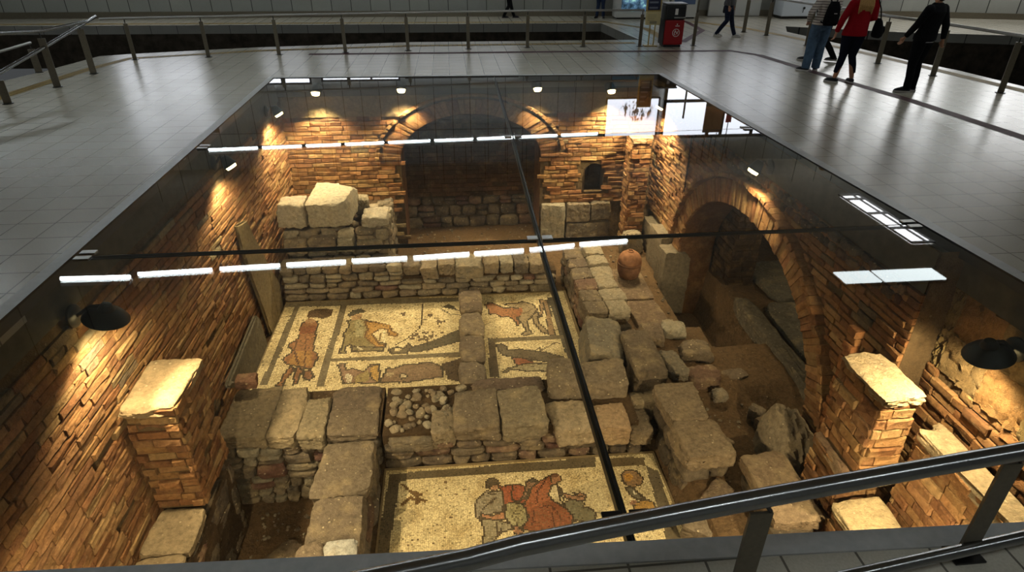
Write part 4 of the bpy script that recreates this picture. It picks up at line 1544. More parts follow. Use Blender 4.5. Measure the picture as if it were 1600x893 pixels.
leaning('tall pale upright slab with pointed top against the left wall near the back', [(437, 478), (420, 530), (402, 478), (376, 405), (362, 352), (378, 343), (402, 392), (430, 440)], .07, (158, 138, 102), 91)
leaning('grey upright slab against the left wall behind the sandy slabs', [(398, 603), (345, 606), (352, 588), (392, 492), (398, 496), (413, 548)], .09, (132, 122, 104), 92)

# buttress right of the niche
brickpile('brick_buttress', 'tall narrow brick buttress right of the wall niche', 'brick pillar', 4.6, 5.04, 15.3, 15.78, -4.5, -1.5, 'fl', 101, .125, .36, (170, 130, 84))
block('footing_stone', 'rough pale footing stone at the base of the brick buttress', 'stone', (4.7, 15.0, -4.22), (.55, .36, .6), (158, 138, 106), (0, 0, .1), 5, .07, 102, 8)
# right pier and shelves near the lamp
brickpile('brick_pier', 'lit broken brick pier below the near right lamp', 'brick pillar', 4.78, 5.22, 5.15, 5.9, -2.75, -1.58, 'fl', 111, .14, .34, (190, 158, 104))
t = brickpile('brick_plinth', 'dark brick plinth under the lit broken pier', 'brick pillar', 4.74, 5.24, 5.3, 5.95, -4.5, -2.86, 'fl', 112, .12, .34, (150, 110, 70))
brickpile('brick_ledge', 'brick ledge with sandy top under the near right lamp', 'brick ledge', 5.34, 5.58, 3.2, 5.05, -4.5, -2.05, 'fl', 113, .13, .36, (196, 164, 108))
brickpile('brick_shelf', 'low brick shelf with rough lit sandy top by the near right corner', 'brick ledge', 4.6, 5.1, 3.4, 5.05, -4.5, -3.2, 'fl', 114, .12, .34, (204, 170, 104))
block('rubble_buttress', 'rough cone of mortared rubble at the foot of the arch near leg', 'rubble', (4.9, 6.7, -4.0), (.5, 1.0, 1.25), (160, 136, 100), (.12, .12, 0), 3.0, .13, 123, 8)

# paving and jar in the side passage
block('paving_slab', 'farther paving slab of the side passage under the clay jar', 'paving slab', (4.2, 13.05, -4.47), (.78, 1.55, .14), (142, 112, 80), (0, 0, .0), 10, .012, 131, 8, 'paving slabs of the side passage')
block('paving_slab', 'nearer cracked paving slab of the side passage', 'paving slab', (4.24, 11.5, -4.48), (.74, 1.45, .14), (138, 108, 78), (0, 0, .02), 10, .012, 132, 8, 'paving slabs of the side passage')
t = thing('clay_jar', 'round terracotta jar with domed lid on the paving of the side passage', 'jar', (4.22, 13.35, -4.4))
c = (4.22, 13.35, -4.39)
b = MB()
b.lathe([(0, 0), (.2, 0), (.23, .03), (.28, .2), (.29, .34), (.275, .4), (.3, .43), (.305, .46), (.285, .48), (.24, .47), (.24, .3), (0, .28)], c, 36)
b.build('body', [MAT['terracotta']], t)
b = MB()
b.lathe([(.285, .485), (.29, .52), (.27, .62), (.22, .72), (.14, .79), (.085, .815), (.085, .835), (.06, .84), (.055, .8), (.0, .79)], c, 36)
b.build('lid', [plain('terracotta_lid', (138, 98, 72), .95, 0, .05, .3, 10, .2)], t)
for q in t.children:
    for v in q.data.vertices:
        v.co.z = -4.39 + (v.co.z + 4.39) * .86
# slabs of the passage behind the arch
G3 = 'slabs behind the big arch'
block('passage_slab', 'long grey kerb slab along the rim of the dark hollow under the big arch', 'stone slab', (6.2, 9.6, -4.12), (.34, 3.6, .4), (120, 106, 84), (0, 0, 0), 9, .02, 141, 8, G3)
block('passage_slab', 'farther flat grey slab seen through the big arch', 'stone slab', (7.72, 12.2, -4.05), (1.5, 1.8, .18), (130, 120, 100), (0, 0, .05), 10, .015, 142, 8, G3)
block('passage_slab', 'nearer flat grey slab seen through the big arch', 'stone slab', (7.3, 10.1, -4.06), (1.5, 2.1, .18), (120, 110, 92), (0, 0, -.05), 10, .015, 143, 8, G3)
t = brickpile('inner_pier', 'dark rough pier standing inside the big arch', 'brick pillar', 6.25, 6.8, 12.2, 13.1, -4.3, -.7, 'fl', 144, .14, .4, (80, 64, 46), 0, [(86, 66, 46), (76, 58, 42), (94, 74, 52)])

# loose pebbles, kept off the larger stones
bpy.context.view_layer.update()
AVOID = []
for q in bpy.data.objects:
    if q.type == 'MESH' and q.name.split('.')[0] not in ('ground', 'floor', 'floor_track_bed', 'ceiling') and not q.name.startswith('wall_') and not q.name.startswith('trim'):
        cs = [q.matrix_world @ Vector(c_) for c_ in q.bound_box]
        if max(c_.z for c_ in cs) < -1.0 and max(c_.x for c_ in cs) - min(c_.x for c_ in cs) < 6:
            AVOID.append((min(c_.x for c_ in cs), max(c_.x for c_ in cs), min(c_.y for c_ in cs), max(c_.y for c_ in cs)))
r = np.random.default_rng(150)
b = MB()
for i in range(700):
    zone = r.integers(4)
    x, y = [(r.uniform(3.6, 5.0), r.uniform(5.6, 9.0)), (r.uniform(-3.4, -2.2), r.uniform(5.4, 7.5)), (r.uniform(3.55, 4.9), r.uniform(10.8, 15.2)), (r.uniform(-1.2, 2.2), r.uniform(14, 17))][zone]
    s = r.uniform(.015, .06)
    if any(a0 - .12 < x < a1 + .12 and b0 - .12 < y < b1 + .12 for a0, a1, b0, b1 in AVOID):
        continue
    rock(b, (x, y, gz(x, y) + s * .25), (s * 1.3, s, s * .8), pick(STONE, r, .15), (0, 0, r.uniform(0, 3)), 3, 3, .1, 0, r)
o = b.build('pebbles', [MAT['stone']])
tag(o, 'scattered pebbles and gravel on the bare earth of the dig', 'pebbles', None, 'stuff')

# =================================================================== MOSAICS
def inpoly(px, py, poly):
    poly = np.array(poly)
    n = len(poly)
    ins = np.zeros(len(px), bool)
    dist = np.full(len(px), 9.0)
    for i in range(n):
        x0, y0 = poly[i]
        x1, y1 = poly[(i + 1) % n]
        cond = ((y0 > py) != (y1 > py)) & (px < (x1 - x0) * (py - y0) / (y1 - y0 + 1e-12) + x0)
        ins ^= cond
        dx, dy = x1 - x0, y1 - y0
        tt = np.clip(((px - x0) * dx + (py - y0) * dy) / (dx * dx + dy * dy + 1e-12), 0, 1)
        dist = np.minimum(dist, np.hypot(px - x0 - tt * dx, py - y0 - tt * dy))
    return ins, dist


def polyline_d(px, py, pl):
    dist = np.full(len(px), 9.0)
    for (x0, y0), (x1, y1) in zip(pl, pl[1:]):
        dx, dy = x1 - x0, y1 - y0
        tt = np.clip(((px - x0) * dx + (py - y0) * dy) / (dx * dx + dy * dy + 1e-12), 0, 1)
        dist = np.minimum(dist, np.hypot(px - x0 - tt * dx, py - y0 - tt * dy))
    return dist


MZ = -4.49


def tr(pts, ox, oy, s):
    return [tuple(onz(ox + a / s, oy + b_ / s, MZ)[:2]) for a, b_ in pts]


CREAM = (206, 186, 142)
GREY = (112, 100, 78)
DK = (74, 64, 50)


def mosaic(name, label, x0, x1, y0, y1, ts, shapes, seed, holes=()):
    r = np.random.default_rng(seed)
    nx, ny = int((x1 - x0) / ts), int((y1 - y0) / ts)
    gx, gy = np.meshgrid(x0 + (np.arange(nx) + .5) * ts, y0 + (np.arange(ny) + .5) * ts)
    px = gx.ravel() + r.normal(0, ts * .06, nx * ny)
    py = gy.ravel() + r.normal(0, ts * .06, nx * ny)
    col = np.tile(np.array(lin(CREAM)[:3]), (len(px), 1))
    for kind, pts, c, *w in shapes:
        cl = np.array(lin(c)[:3])
        if kind == 'fill':
            ins, d = inpoly(px, py, pts)
            col[ins] = cl
            if w:
                e = d < w[0]
                col[e] = np.array(lin(w[1] if len(w) > 1 else DK)[:3])
        else:
            d = polyline_d(px, py, pts)
            col[d < w[0]] = cl
    col *= (1 + r.normal(0, .13, len(px)))[:, None]
    # single dark and stained stones
    dk = r.random(len(px)) < .025
    col[dk] *= .45
    st = np.zeros(len(px))
    for _ in range(7):
        k = r.normal(0, 2.2, 2)
        st += np.sin(px * k[0] + py * k[1] + r.uniform(0, 6))
    col *= np.where(st > 3.2, .72, 1.0)[:, None]
    col = np.clip(col, .01, 1)
    keep = np.ones(len(px), bool)
    for h in holes:
        keep &= ~inpoly(px, py, h)[0]
    px, py, col = px[keep], py[keep], col[keep]
    n = len(px)
    h = ts * .45
    z = MZ + r.normal(0, .0015, n)
    jit = lambda: r.normal(0, ts * .05, n)
    V = np.empty((n, 4, 3))
    for k, (a, c) in enumerate(((-h, -h), (h, -h), (h, h), (-h, h))):
        V[:, k, 0] = px + a + jit()
        V[:, k, 1] = py + c + jit()
        V[:, k, 2] = z
    F4 = np.arange(n * 4).reshape(n, 4)
    me = bpy.data.meshes.new(name)
    bed = [(x0 - .03, y0 - .03, MZ - .006), (x1 + .03, y0 - .03, MZ - .006), (x1 + .03, y1 + .03, MZ - .006), (x0 - .03, y1 + .03, MZ - .006)]
    me.from_pydata(V.reshape(-1, 3).tolist() + bed, [], F4.tolist() + [(n * 4, n * 4 + 1, n * 4 + 2, n * 4 + 3)])
    me.materials.append(MAT['tess'])
    at = me.attributes.new('Col', 'FLOAT_COLOR', 'CORNER')
    cc = np.ones((n + 1, 4), np.float32)
    cc[:n, :3] = col
    cc[n, :3] = lin((120, 102, 74))[:3]
    at.data.foreach_set('color', np.repeat(cc, 4, axis=0).ravel())
    o = bpy.data.objects.new(name, me)
    COL.objects.link(o)
    return tag(o, label, 'mosaic')


m, nt = newmat('mosaic_tesserae')
t = NT(nt)
at = t.n('ShaderNodeAttribute', attribute_name='Col')
g = t.n('ShaderNodeNewGeometry').outputs['Position']
n1 = t.noise(g, 2.2, 6, .65)
n3 = t.noise(g, 18, 5, .6)
c = t.mix(t.ramp(n1, .45, .75), at.outputs['Color'], (.62, .56, .46, 1), 'MULTIPLY')
c = t.mix(t.ramp(n3, .55, .75), c, (.7, .65, .58, 1), 'MULTIPLY')
t.bsdf(c, .75, 0, .2, n3, .3, .01)
MAT['tess'] = m

S = []
A = lambda p: tr(p, 400, 460, 5.0)
B = lambda p: tr(p, 700, 450, 5.954)
S += [('fill', A([(200, 45), (1640, 20), (1640, 50), (690, 85), (190, 100)]), GREY)]
S += [('fill', A([(300, 95), (338, 95), (92, 705), (32, 705)]), GREY), ('fill', A([(665, 75), (715, 75), (525, 715), (470, 715)]), GREY), ('fill', A([(600, 495), (1620, 443), (1620, 484), (560, 525)]), GREY)]
W_ = .02
S += [('fill', A([(270, 560), (310, 580), (250, 640), (212, 690), (205, 722), (150, 708), (188, 680), (220, 620)]), (150, 108, 74), W_), ('fill', A([(320, 560), (385, 565), (352, 620), (322, 690), (292, 705), (298, 640)]), (150, 108, 74), W_),
      ('fill', A([(350, 235), (380, 210), (430, 205), (482, 205), (478, 260), (462, 330), (445, 440), (485, 462), (478, 500), (440, 572), (400, 578), (360, 562), (240, 545), (208, 505), (250, 470), (290, 440), (252, 400), (275, 372), (322, 350), (345, 285)]), (142, 100, 66), W_),
      ('fill', A([(300, 440), (440, 440), (430, 560), (360, 560), (255, 540), (280, 480)]), (158, 118, 68)), ('fill', A([(345, 250), (470, 240), (455, 300), (340, 310)]), (132, 84, 58)),
      ('fill', A([(400, 150), (430, 120), (520, 108), (600, 115), (590, 165), (520, 190), (460, 175), (405, 185)]), (84, 64, 44)), ('fill', A([(380, 215), (400, 190), (440, 185), (470, 205), (440, 225)]), (150, 116, 84)),
      ('fill', A([(378, 600), (425, 585), (452, 640), (415, 672), (362, 645)]), (136, 98, 70), W_), ('line', A([(360, 590), (330, 560)]), DK, .02), ('line', A([(318, 350), (300, 440), (330, 540)]), (96, 68, 48), .02), ('line', A([(390, 330), (380, 560)]), (110, 76, 50), .015), ('line', A([(250, 640), (285, 590)]), (110, 76, 50), .015)]
S += [('fill', A([(715, 205), (760, 190), (850, 195), (900, 210), (870, 260), (950, 370), (1010, 380), (1005, 410), (830, 412), (745, 442), (742, 395), (702, 400), (697, 457), (652, 457), (680, 370), (690, 300), (730, 240)]), (140, 126, 88), W_),
      ('fill', A([(770, 220), (800, 190), (840, 240), (835, 330), (780, 330)]), (156, 146, 108)),
      ('fill', A([(850, 210), (930, 215), (1052, 240), (1052, 282), (1105, 302), (1105, 322), (1040, 322), (1028, 268), (960, 268), (905, 310), (965, 390), (1000, 385), (990, 412), (930, 400), (850, 330), (872, 270)]), (172, 132, 74), W_, (110, 82, 50)),
      ('fill', A([(750, 402), (990, 415), (998, 440), (745, 442)]), (130, 116, 84), W_), ('line', A([(790, 408), (830, 428)]), (220, 208, 176), .02), ('line', A([(1000, 290), (1000, 370)]), (216, 200, 160), .02), ('line', A([(975, 300), (970, 370)]), (130, 106, 70), .015), ('line', A([(870, 310), (900, 380)]), (130, 96, 56), .015),
      ('fill', A([(740, 150), (835, 148), (822, 192), (748, 197)]), (170, 138, 100)), ('fill', A([(722, 155), (760, 120), (820, 114), (856, 132), (800, 145), (730, 168)]), (84, 78, 62), .015)]
S += [('line', A([(1305, 75), (1298, 220), (1270, 270), (1180, 340), (1088, 395)]), (80, 66, 48), .016), ('line', A([(1298, 195), (1420, 185)]), (110, 92, 66), .012),
      ('fill', A([(1170, 432), (1250, 400), (1330, 380), (1420, 350), (1490, 315), (1620, 262), (1620, 355), (1450, 400), (1330, 435), (1230, 447)]), (92, 84, 66), W_), ('fill', A([(1030, 430), (1100, 408), (1160, 420), (1190, 380), (1215, 405), (1180, 455), (1060, 465)]), (104, 92, 70), W_), ('fill', A([(1075, 425), (1110, 418), (1150, 430), (1090, 445)]), CREAM),
      ('fill', A([(1450, 98), (1500, 72), (1540, 90), (1595, 130), (1520, 112)]), (80, 72, 56)), ('line', A([(1440, 110), (1520, 150), (1600, 160)]), (110, 100, 78), .014)]
rs = np.random.default_rng(77)
for cx, cy, sp, k in ((1340, 330, 60, 26), (1430, 210, 30, 10), (1350, 160, 16, 5), (1150, 150, 20, 5), (1250, 330, 30, 8)):
    for _ in range(k):
        x, y = cx + rs.normal(0, sp * .7), cy + rs.normal(0, sp * .35)
        S.append(('fill', A([(x - 9, y - 5), (x + 8, y - 8), (x + 10, y + 6), (x - 6, y + 9)]), (96, 80, 60)))
S += [('fill', A([(640, 545), (692, 538), (698, 590), (760, 578), (840, 600), (900, 545), (962, 538), (968, 650), (950, 690), (680, 690), (660, 600)]), (140, 112, 90), W_), ('fill', A([(700, 610), (760, 640), (740, 690), (700, 680)]), (200, 186, 156)), ('fill', A([(895, 560), (966, 543), (955, 690), (890, 640)]), (176, 140, 78), .015), ('fill', A([(770, 640), (880, 590), (890, 670), (780, 690)]), (156, 138, 92)),
      ('fill', A([(1030, 568), (1060, 580), (1170, 545), (1370, 530), (1450, 560), (1460, 640), (1200, 680), (960, 690), (1000, 620)]), (132, 108, 84), W_), ('fill', A([(1115, 630), (1150, 615), (1195, 635), (1140, 660)]), (190, 172, 136), .014), ('fill', A([(1020, 600), (1080, 610), (1060, 640), (1010, 635)]), (170, 150, 116)), ('fill', A([(1450, 540), (1620, 490), (1620, 690), (1500, 660)]), (86, 70, 52))]
S += [('fill', B([(925, 88), (1010, 80), (1215, 680), (1120, 680)]), (84, 78, 64)), ('fill', B([(850, 105), (885, 105), (895, 160), (870, 270), (830, 225), (860, 230)]), (150, 122, 90), .015), ('fill', B([(888, 108), (925, 108), (1000, 435), (935, 435), (915, 270)]), (136, 110, 80), .012), ('fill', B([(375, 465), (1080, 435), (1085, 472), (375, 502)]), GREY), ('fill', B([(375, 500), (432, 505), (475, 830), (385, 830)]), (96, 82, 62)),
      ('fill', B([(345, 155), (390, 130), (450, 150), (520, 185), (600, 180), (650, 195), (670, 165), (692, 200), (640, 280), (672, 320), (645, 352), (620, 300), (560, 260), (500, 270), (440, 235), (390, 245), (370, 190)]), (150, 104, 70), W_), ('fill', B([(790, 235), (832, 220), (850, 330), (922, 388), (935, 422), (880, 415), (808, 330), (778, 270)]), (150, 130, 98), W_),
      ('fill', B([(525, 150), (560, 140), (650, 135), (690, 123), (790, 150), (832, 200), (800, 240), (732, 310), (762, 390), (788, 422), (700, 442), (688, 425), (728, 395), (680, 310), (650, 290), (690, 210), (640, 180), (590, 175)]), (146, 128, 98), W_), ('line', B([(700, 240), (790, 190)]), (110, 92, 66), .015), ('fill', B([(640, 195), (690, 180), (690, 240), (645, 270)]), (140, 90, 60)),
      ('fill', B([(600, 650), (700, 645), (800, 690), (700, 720), (640, 718)]), (156, 100, 72), .015), ('fill', B([(450, 530), (500, 515), (545, 545), (560, 572), (700, 570), (900, 595), (1075, 640), (1070, 680), (900, 682), (640, 640), (520, 625), (485, 600)]), (104, 92, 72), W_), ('fill', B([(515, 782), (560, 745), (720, 700), (962, 700), (962, 768), (760, 772), (600, 752), (530, 788)]), (164, 150, 116), W_), ('fill', B([(515, 782), (560, 745), (620, 735), (600, 752), (530, 788)]), (110, 98, 76)), ('line', B([(860, 580), (1000, 505), (1030, 510)]), (110, 94, 68), .016), ('line', B([(820, 572), (850, 550), (870, 580)]), (110, 94, 68), .016), ('line', B([(700, 740), (800, 730)]), (110, 98, 76), .014)]
mosaic('mosaic_floor', 'upper mosaic floor with several framed figure panels between the stone walls', -4.0, 2.55, 8.85, 12.95, .036, S, 201)

S = []
A = lambda p: tr(p, 590, 710, 5.583)
B = lambda p: tr(p, 800, 710, 5.714)
OUTL = (78, 66, 50)
W_ = .014
S += [('fill', A([(60, 120), (1400, 20), (1400, 60), (60, 160)]), (190, 168, 120)), ('fill', A([(105, 168), (1900, 20), (1900, 100), (195, 226), (40, 1200), (-75, 1200)]), (96, 84, 64))]
S += [('fill', B([(860, 30), (1180, 20), (1190, 95), (870, 110)]), (110, 94, 68)), ('fill', B([(1195, 95), (1310, 150), (1400, 440), (1560, 900), (1420, 900)]), (106, 94, 74)), ('fill', B([(1340, 170), (1390, 200), (1500, 500), (1440, 480)]), (180, 156, 112))]
S += [('fill', A([(1060, 275), (1250, 262), (1310, 290), (1300, 420), (1180, 420), (1110, 440), (1085, 360)]), (150, 86, 60), W_, OUTL),
      ('fill', A([(890, 560), (1040, 565), (1165, 600), (1172, 650), (1060, 682), (1012, 760), (992, 860), (922, 860), (925, 640)]), (146, 134, 108), W_, OUTL), ('fill', A([(1090, 460), (1200, 418), (1292, 450), (1315, 520), (1290, 640), (1230, 640), (1155, 560)]), (150, 140, 106), W_, OUTL),
      ('fill', A([(950, 315), (1030, 322), (1080, 308), (1102, 400), (1088, 500), (905, 525), (880, 558), (850, 540), (845, 470), (870, 385)]), (142, 130, 108), W_, OUTL), ('line', A([(920, 470), (1040, 370)]), OUTL, .012), ('line', A([(960, 330), (1000, 350), (1040, 335)]), OUTL, .01), ('line', A([(1040, 590), (1045, 690)]), OUTL, .012), ('line', A([(1150, 560), (1260, 480)]), OUTL, .012),
      ('fill', A([(900, 512), (1000, 532), (1092, 498), (1200, 590), (1250, 660), (1265, 690), (1200, 692), (1178, 612), (1108, 560), (1000, 565), (908, 550)]), (168, 120, 88), W_, OUTL), ('line', A([(1210, 640), (1225, 685)]), OUTL, .008), ('line', A([(1228, 640), (1245, 685)]), OUTL, .008),
      ('fill', A([(972, 270), (1052, 245), (1055, 290), (1032, 318), (985, 305)]), (176, 136, 104), .01, OUTL), ('fill', A([(938, 245), (960, 212), (1010, 204), (1052, 220), (1062, 246), (1030, 262), (990, 272), (950, 288)]), (92, 80, 62), .01, OUTL),
      ('line', A([(1062, 700), (1075, 640)]), OUTL, .014)]
for q in ([(215, 262), (300, 330)], [(300, 330), (380, 350)], [(330, 330), (350, 420)], [(360, 390), (415, 400)], [(215, 430), (270, 390)], [(290, 370), (310, 385)]):
    S.append(('line', A(q), (104, 78, 46), .03 if q[0][1] > 300 else .02))
for x, y in ((430, 310), (600, 290), (680, 340), (640, 545), (580, 720), (300, 745), (350, 735), (200, 550), (520, 610), (760, 300), (590, 240), (260, 790), (490, 770)):
    S.append(('fill', A([(x - 10, y - 8), (x + 10, y - 9), (x + 12, y + 8), (x - 9, y + 9)]), (110, 88, 62)))
S += [('fill', B([(0, 270), (80, 268), (140, 300), (130, 380), (60, 420), (0, 400)]), (150, 86, 60), W_, OUTL), ('fill', B([(130, 245), (180, 208), (222, 225), (205, 270), (150, 310), (120, 380), (70, 420), (110, 340)]), (140, 108, 84), W_, OUTL), ('fill', B([(140, 240), (180, 208), (222, 222), (200, 250), (165, 245)]), (84, 74, 60)),
      ('fill', B([(470, 430), (520, 402), (600, 405), (640, 430), (640, 466), (700, 475), (748, 520), (742, 578), (660, 605), (580, 582), (550, 602), (530, 540), (490, 490)]), (128, 120, 94), W_, OUTL),
      ('fill', B([(410, 288), (430, 290), (462, 342), (560, 368), (600, 338), (640, 345), (658, 370), (650, 402), (590, 408), (480, 385), (440, 340)]), (170, 128, 96), W_, OUTL), ('line', B([(600, 370), (640, 375)]), OUTL, .01), ('line', B([(545, 335), (580, 360)]), OUTL, .014),
      ('fill', B([(330, 300), (400, 260), (440, 440), (470, 470), (400, 420)]), (196, 178, 140)),
      ('fill', B([(180, 290), (250, 232), (340, 185), (375, 185), (385, 240), (345, 290), (325, 350), (360, 405), (470, 470), (540, 540), (535, 628), (400, 655), (250, 690), (85, 665), (150, 560), (108, 450), (155, 350)]), (150, 92, 62), W_, OUTL), ('line', B([(300, 230), (230, 320), (220, 440)]), (104, 64, 46), .014), ('line', B([(250, 470), (340, 450), (400, 500), (440, 580)]), (104, 64, 46), .014), ('line', B([(200, 500), (180, 620)]), (104, 64, 46), .012), ('line', B([(360, 480), (380, 640)]), (104, 64, 46), .012),
      ('fill', B([(345, 185), (380, 165), (432, 190), (440, 225), (405, 250), (372, 270), (345, 235)]), (160, 118, 88), .012, OUTL), ('fill', B([(340, 185), (380, 162), (430, 185), (400, 200), (360, 205)]), (110, 78, 58)), ('line', B([(395, 250), (420, 340), (450, 445)]), OUTL, .014), ('line', B([(410, 270), (435, 350), (470, 410)]), OUTL, .01),
      ('fill', B([(-60, 440), (0, 425), (80, 435), (135, 500), (142, 580), (92, 645), (0, 640), (-60, 560)]), (160, 150, 112), W_, OUTL)]
for q in ([(0, 540), (60, 460)], [(0, 540), (100, 510)], [(0, 540), (90, 580)], [(0, 540), (50, 620)]):
    S.append(('line', B(q), (110, 100, 72), .009))
S += [('fill', B([(10, 640), (50, 640), (100, 690), (60, 715), (10, 690)]), (176, 130, 98), .012, OUTL)]
S += [('fill', B([(978, 175), (1010, 140), (1060, 132), (1110, 145), (1168, 208), (1162, 262), (1085, 288), (1020, 272), (985, 232)]), (150, 118, 82), W_, OUTL), ('fill', B([(1000, 180), (1050, 165), (1085, 195), (1060, 240), (1010, 235)]), (186, 138, 66)), ('fill', B([(1010, 300), (1082, 288), (1120, 330), (1185, 385), (1120, 400), (1060, 360)]), (110, 102, 82), W_, OUTL), ('fill', B([(1075, 315), (1115, 345), (1085, 370)]), (212, 200, 170)), ('fill', B([(1100, 430), (1180, 400), (1250, 412), (1285, 470), (1260, 520), (1100, 520), (1080, 470)]), (168, 130, 70), W_, OUTL), ('fill', B([(1050, 420), (1120, 400), (1100, 440), (1060, 450)]), (150, 110, 84)), ('line', B([(1080, 300), (1180, 390), (1240, 420)]), OUTL, .014)]
mosaic('mosaic_floor', 'lower mosaic floor with seated and red robed figures near the front edge', -1.28, 3.1, 3.6, 7.46, .027, S, 202)

# =================================================================== WALL LAMPS
def lamp(x, y, z, wall, lab, power=120, aim=(0, 0), rad=.23, cone=150, beam=None):
    far = not (wall in 'fc' or 'nearest' in lab)
    if far:
        rad = .13
    d = {'l': (1, 0), 'r': (-1, 0), 'b': (0, -1), 'f': (0, 1), 'c': (-1, 0)}[wall]
    wp = {'l': LX + .02, 'r': (RX - .04 if y > 5.8 else NX - .08), 'b': BY - .03, 'f': 2.4, 'c': 8.78}[wall]
    m_ = (wp, y, z + .05) if wall in 'lrc' else (x, wp, z + .05)
    t = thing('wall_lamp', lab, 'lamp', m_, 'pit wall lamps')
    ax = Vector((d[0], d[1], 0)).to_track_quat('Z', 'Y').to_matrix()
    b = MB()
    b.lathe([(0, 0), (.13, 0), (.13, .025), (.1, .05), (0, .055)], m_, 20, axis=ax)
    b.build('wall_mount', [MAT['black_metal']], t)
    tilt = Matrix.Rotation(-.5 if far else .3, 3, Vector((-d[1], d[0], 0)))
    c = np.array((x, y, z))
    b = MB()
    p0 = np.array(m_) + np.array((d[0], d[1], 0)) * .05
    top = c + np.array(tilt @ Vector((0, 0, .17)))
    b.tube([p0, (p0 + top) / 2 + np.array((0, 0, .05)), top], .022, 10)
    b.build('arm', [MAT['black_metal']], t)
    b = MB()
    b.lathe([(0, .19), (.05, .185), (.075, .15), (.085, .12), (rad * .75, .07), (rad, 0.0), (rad - .006, -.002), (rad * .72, .06), (.07, .11), (0, .14)], c, 28, axis=tilt)
    b.build('lamp_shade', [MAT['black_metal']], t)
    b = MB()
    b.lathe([(0, .05), (.09, .045), (.1, .01), (.085, -.05), (.04, -.055), (0, -.06)], c, 20, axis=tilt)
    b.build('bulb', [MAT['bulb']], t)
    ld = bpy.data.lights.new('lamp_beam', 'SPOT')
    ld.energy = power
    ld.color = (1.0, .77, .47)
    ld.spot_size = math.radians(112 if wall == 'b' else cone)
    ld.spot_blend = .5
    ld.shadow_soft_size = .07
    o = bpy.data.objects.new('lamp_beam', ld)
    COL.objects.link(o)
    o.parent = t
    o.matrix_parent_inverse = t.matrix_world.inverted()
    pos = c + np.array((0, 0, -.13)) if far else c + np.array(tilt @ Vector((0, 0, -.1)))
    o.location = pos
    o.rotation_euler = Vector((aim[0], aim[1], -1)).to_track_quat('-Z', 'Y').to_euler()
    if beam:  # extra spot added to throw more light into the middle of the ruins
        l2 = ld.copy()
        l2.energy = beam[0]
        l2.spot_size = math.radians(beam[4])
        l2.spot_blend = .35
        l2.shadow_soft_size = .05
        o2 = bpy.data.objects.new('lamp_beam', l2)
        COL.objects.link(o2)
        o2.parent = t
        o2.matrix_parent_inverse = t.matrix_world.inverted()
        o2.location = pos + np.array((d[0] * .05, d[1] * .05, -.03))
        o2.rotation_euler = Vector(beam[1:4]).to_track_quat('-Z', 'Y').to_euler()
    return t


lamp(-3.82, 6.12, -.64, 'l', 'black shaded lamp on the left wall nearest the viewer', 190, (.35, .1), beam=(330, 1.0, .35, -1.0, 92))
lamp(-3.88, 10.95, -.52, 'l', 'lamp on the left wall beside the middle glass pane', 170, (.3, 0))
lamp(-3.88, 14.6, -.52, 'l', 'lamp on the left wall close to the far corner', 240, (.15, 0))
lamp(-3.21, 15.63, -.3, 'b', 'leftmost lamp on the far wall', 300, (0, -.2))
lamp(-1.18, 15.63, -.26, 'b', 'lamp on the far wall left of the arch', 300, (0, -.2))
lamp(2.14, 15.63, -.28, 'b', 'lamp on the far wall right of the arch', 200, (0, -.3))
lamp(4.0, 15.63, -.36, 'b', 'lamp on the far wall above the niche', 400, (0, -.2))
lamp(5.04, 14.9, -.6, 'r', 'lamp on the right wall by the far corner', 360, (-.2, 0))
lamp(5.0, 9.62, -.4, 'r', 'lamp on the right wall over the crown of the big arch', 110, (-.5, 0))
lamp(5.35, 4.72, -.7, 'r', 'black shaded lamp on the right wall nearest the viewer', 170, (-.4, .2), beam=(150, -1.0, .75, -1.15, 92))
# unseen lamps added under the near edge to light the ruins
lamp(-.6, 2.68, -1.35, 'f', 'left added lamp hidden under the near edge of the glass floor', 170, (.1, .62), cone=108)
lamp(-3.0, 2.68, -1.35, 'f', 'leftmost added lamp hidden under the near edge of the glass floor', 330, (-.05, .75), cone=108)
lamp(4.3, 2.66, -1.3, 'f', 'right added lamp hidden under the near edge of the glass floor', 560, (-.12, .95), cone=88)
lamp(8.45, 10.2, -1.2, 'c', 'added unseen lamp inside the passage behind the big arch', 60, (-.2, .2))  # hidden lamp added so the passage slabs catch some light

# =================================================================== PEOPLE
SKIN = plain('skin', (190, 140, 112), .6, 0, .3, .06, 30)


def fabric(name, c, var=.18, scale=40):
    return plain(name, c, .9, 0, .1, var, scale, .3)


def remesh(mb, name, mats, parent, voxel, smooth=3):
    o = mb.build(name, mats, None)
    mo = o.modifiers.new('r', 'REMESH')
    mo.mode = 'VOXEL'
    mo.voxel_size = voxel
    mo.use_smooth_shade = True
    ms_ = o.modifiers.new('s', 'SMOOTH')
    ms_.iterations = smooth
    ms_.factor = .5
    dg = bpy.context.evaluated_depsgraph_get()
    me = bpy.data.meshes.new_from_object(o.evaluated_get(dg))
    me.materials.clear()
    for m_ in (mats if isinstance(mats, (list, tuple)) else [mats]):
        me.materials.append(m_)
    old = o.data
    o.modifiers.clear()
    o.data = me
    bpy.data.meshes.remove(old)
    for p in me.polygons:
        p.use_smooth = True
    o.parent = parent
    o.matrix_parent_inverse = parent.matrix_world.inverted()
    return o


def ell(mb, c, r, n=12, fr=None):
    """ellipsoid at c with radii r"""
    bm = bmesh.new()
    bmesh.ops.create_uvsphere(bm, u_segments=n * 2, v_segments=n, radius=1)
    for v in bm.verts:
        p = Vector((v.co.x * r[0], v.co.y * r[1], v.co.z * r[2]))
        if fr is not None:
            p = fr @ p
        v.co = Vector(c) + p
    mb.bm(bm, smooth=True)


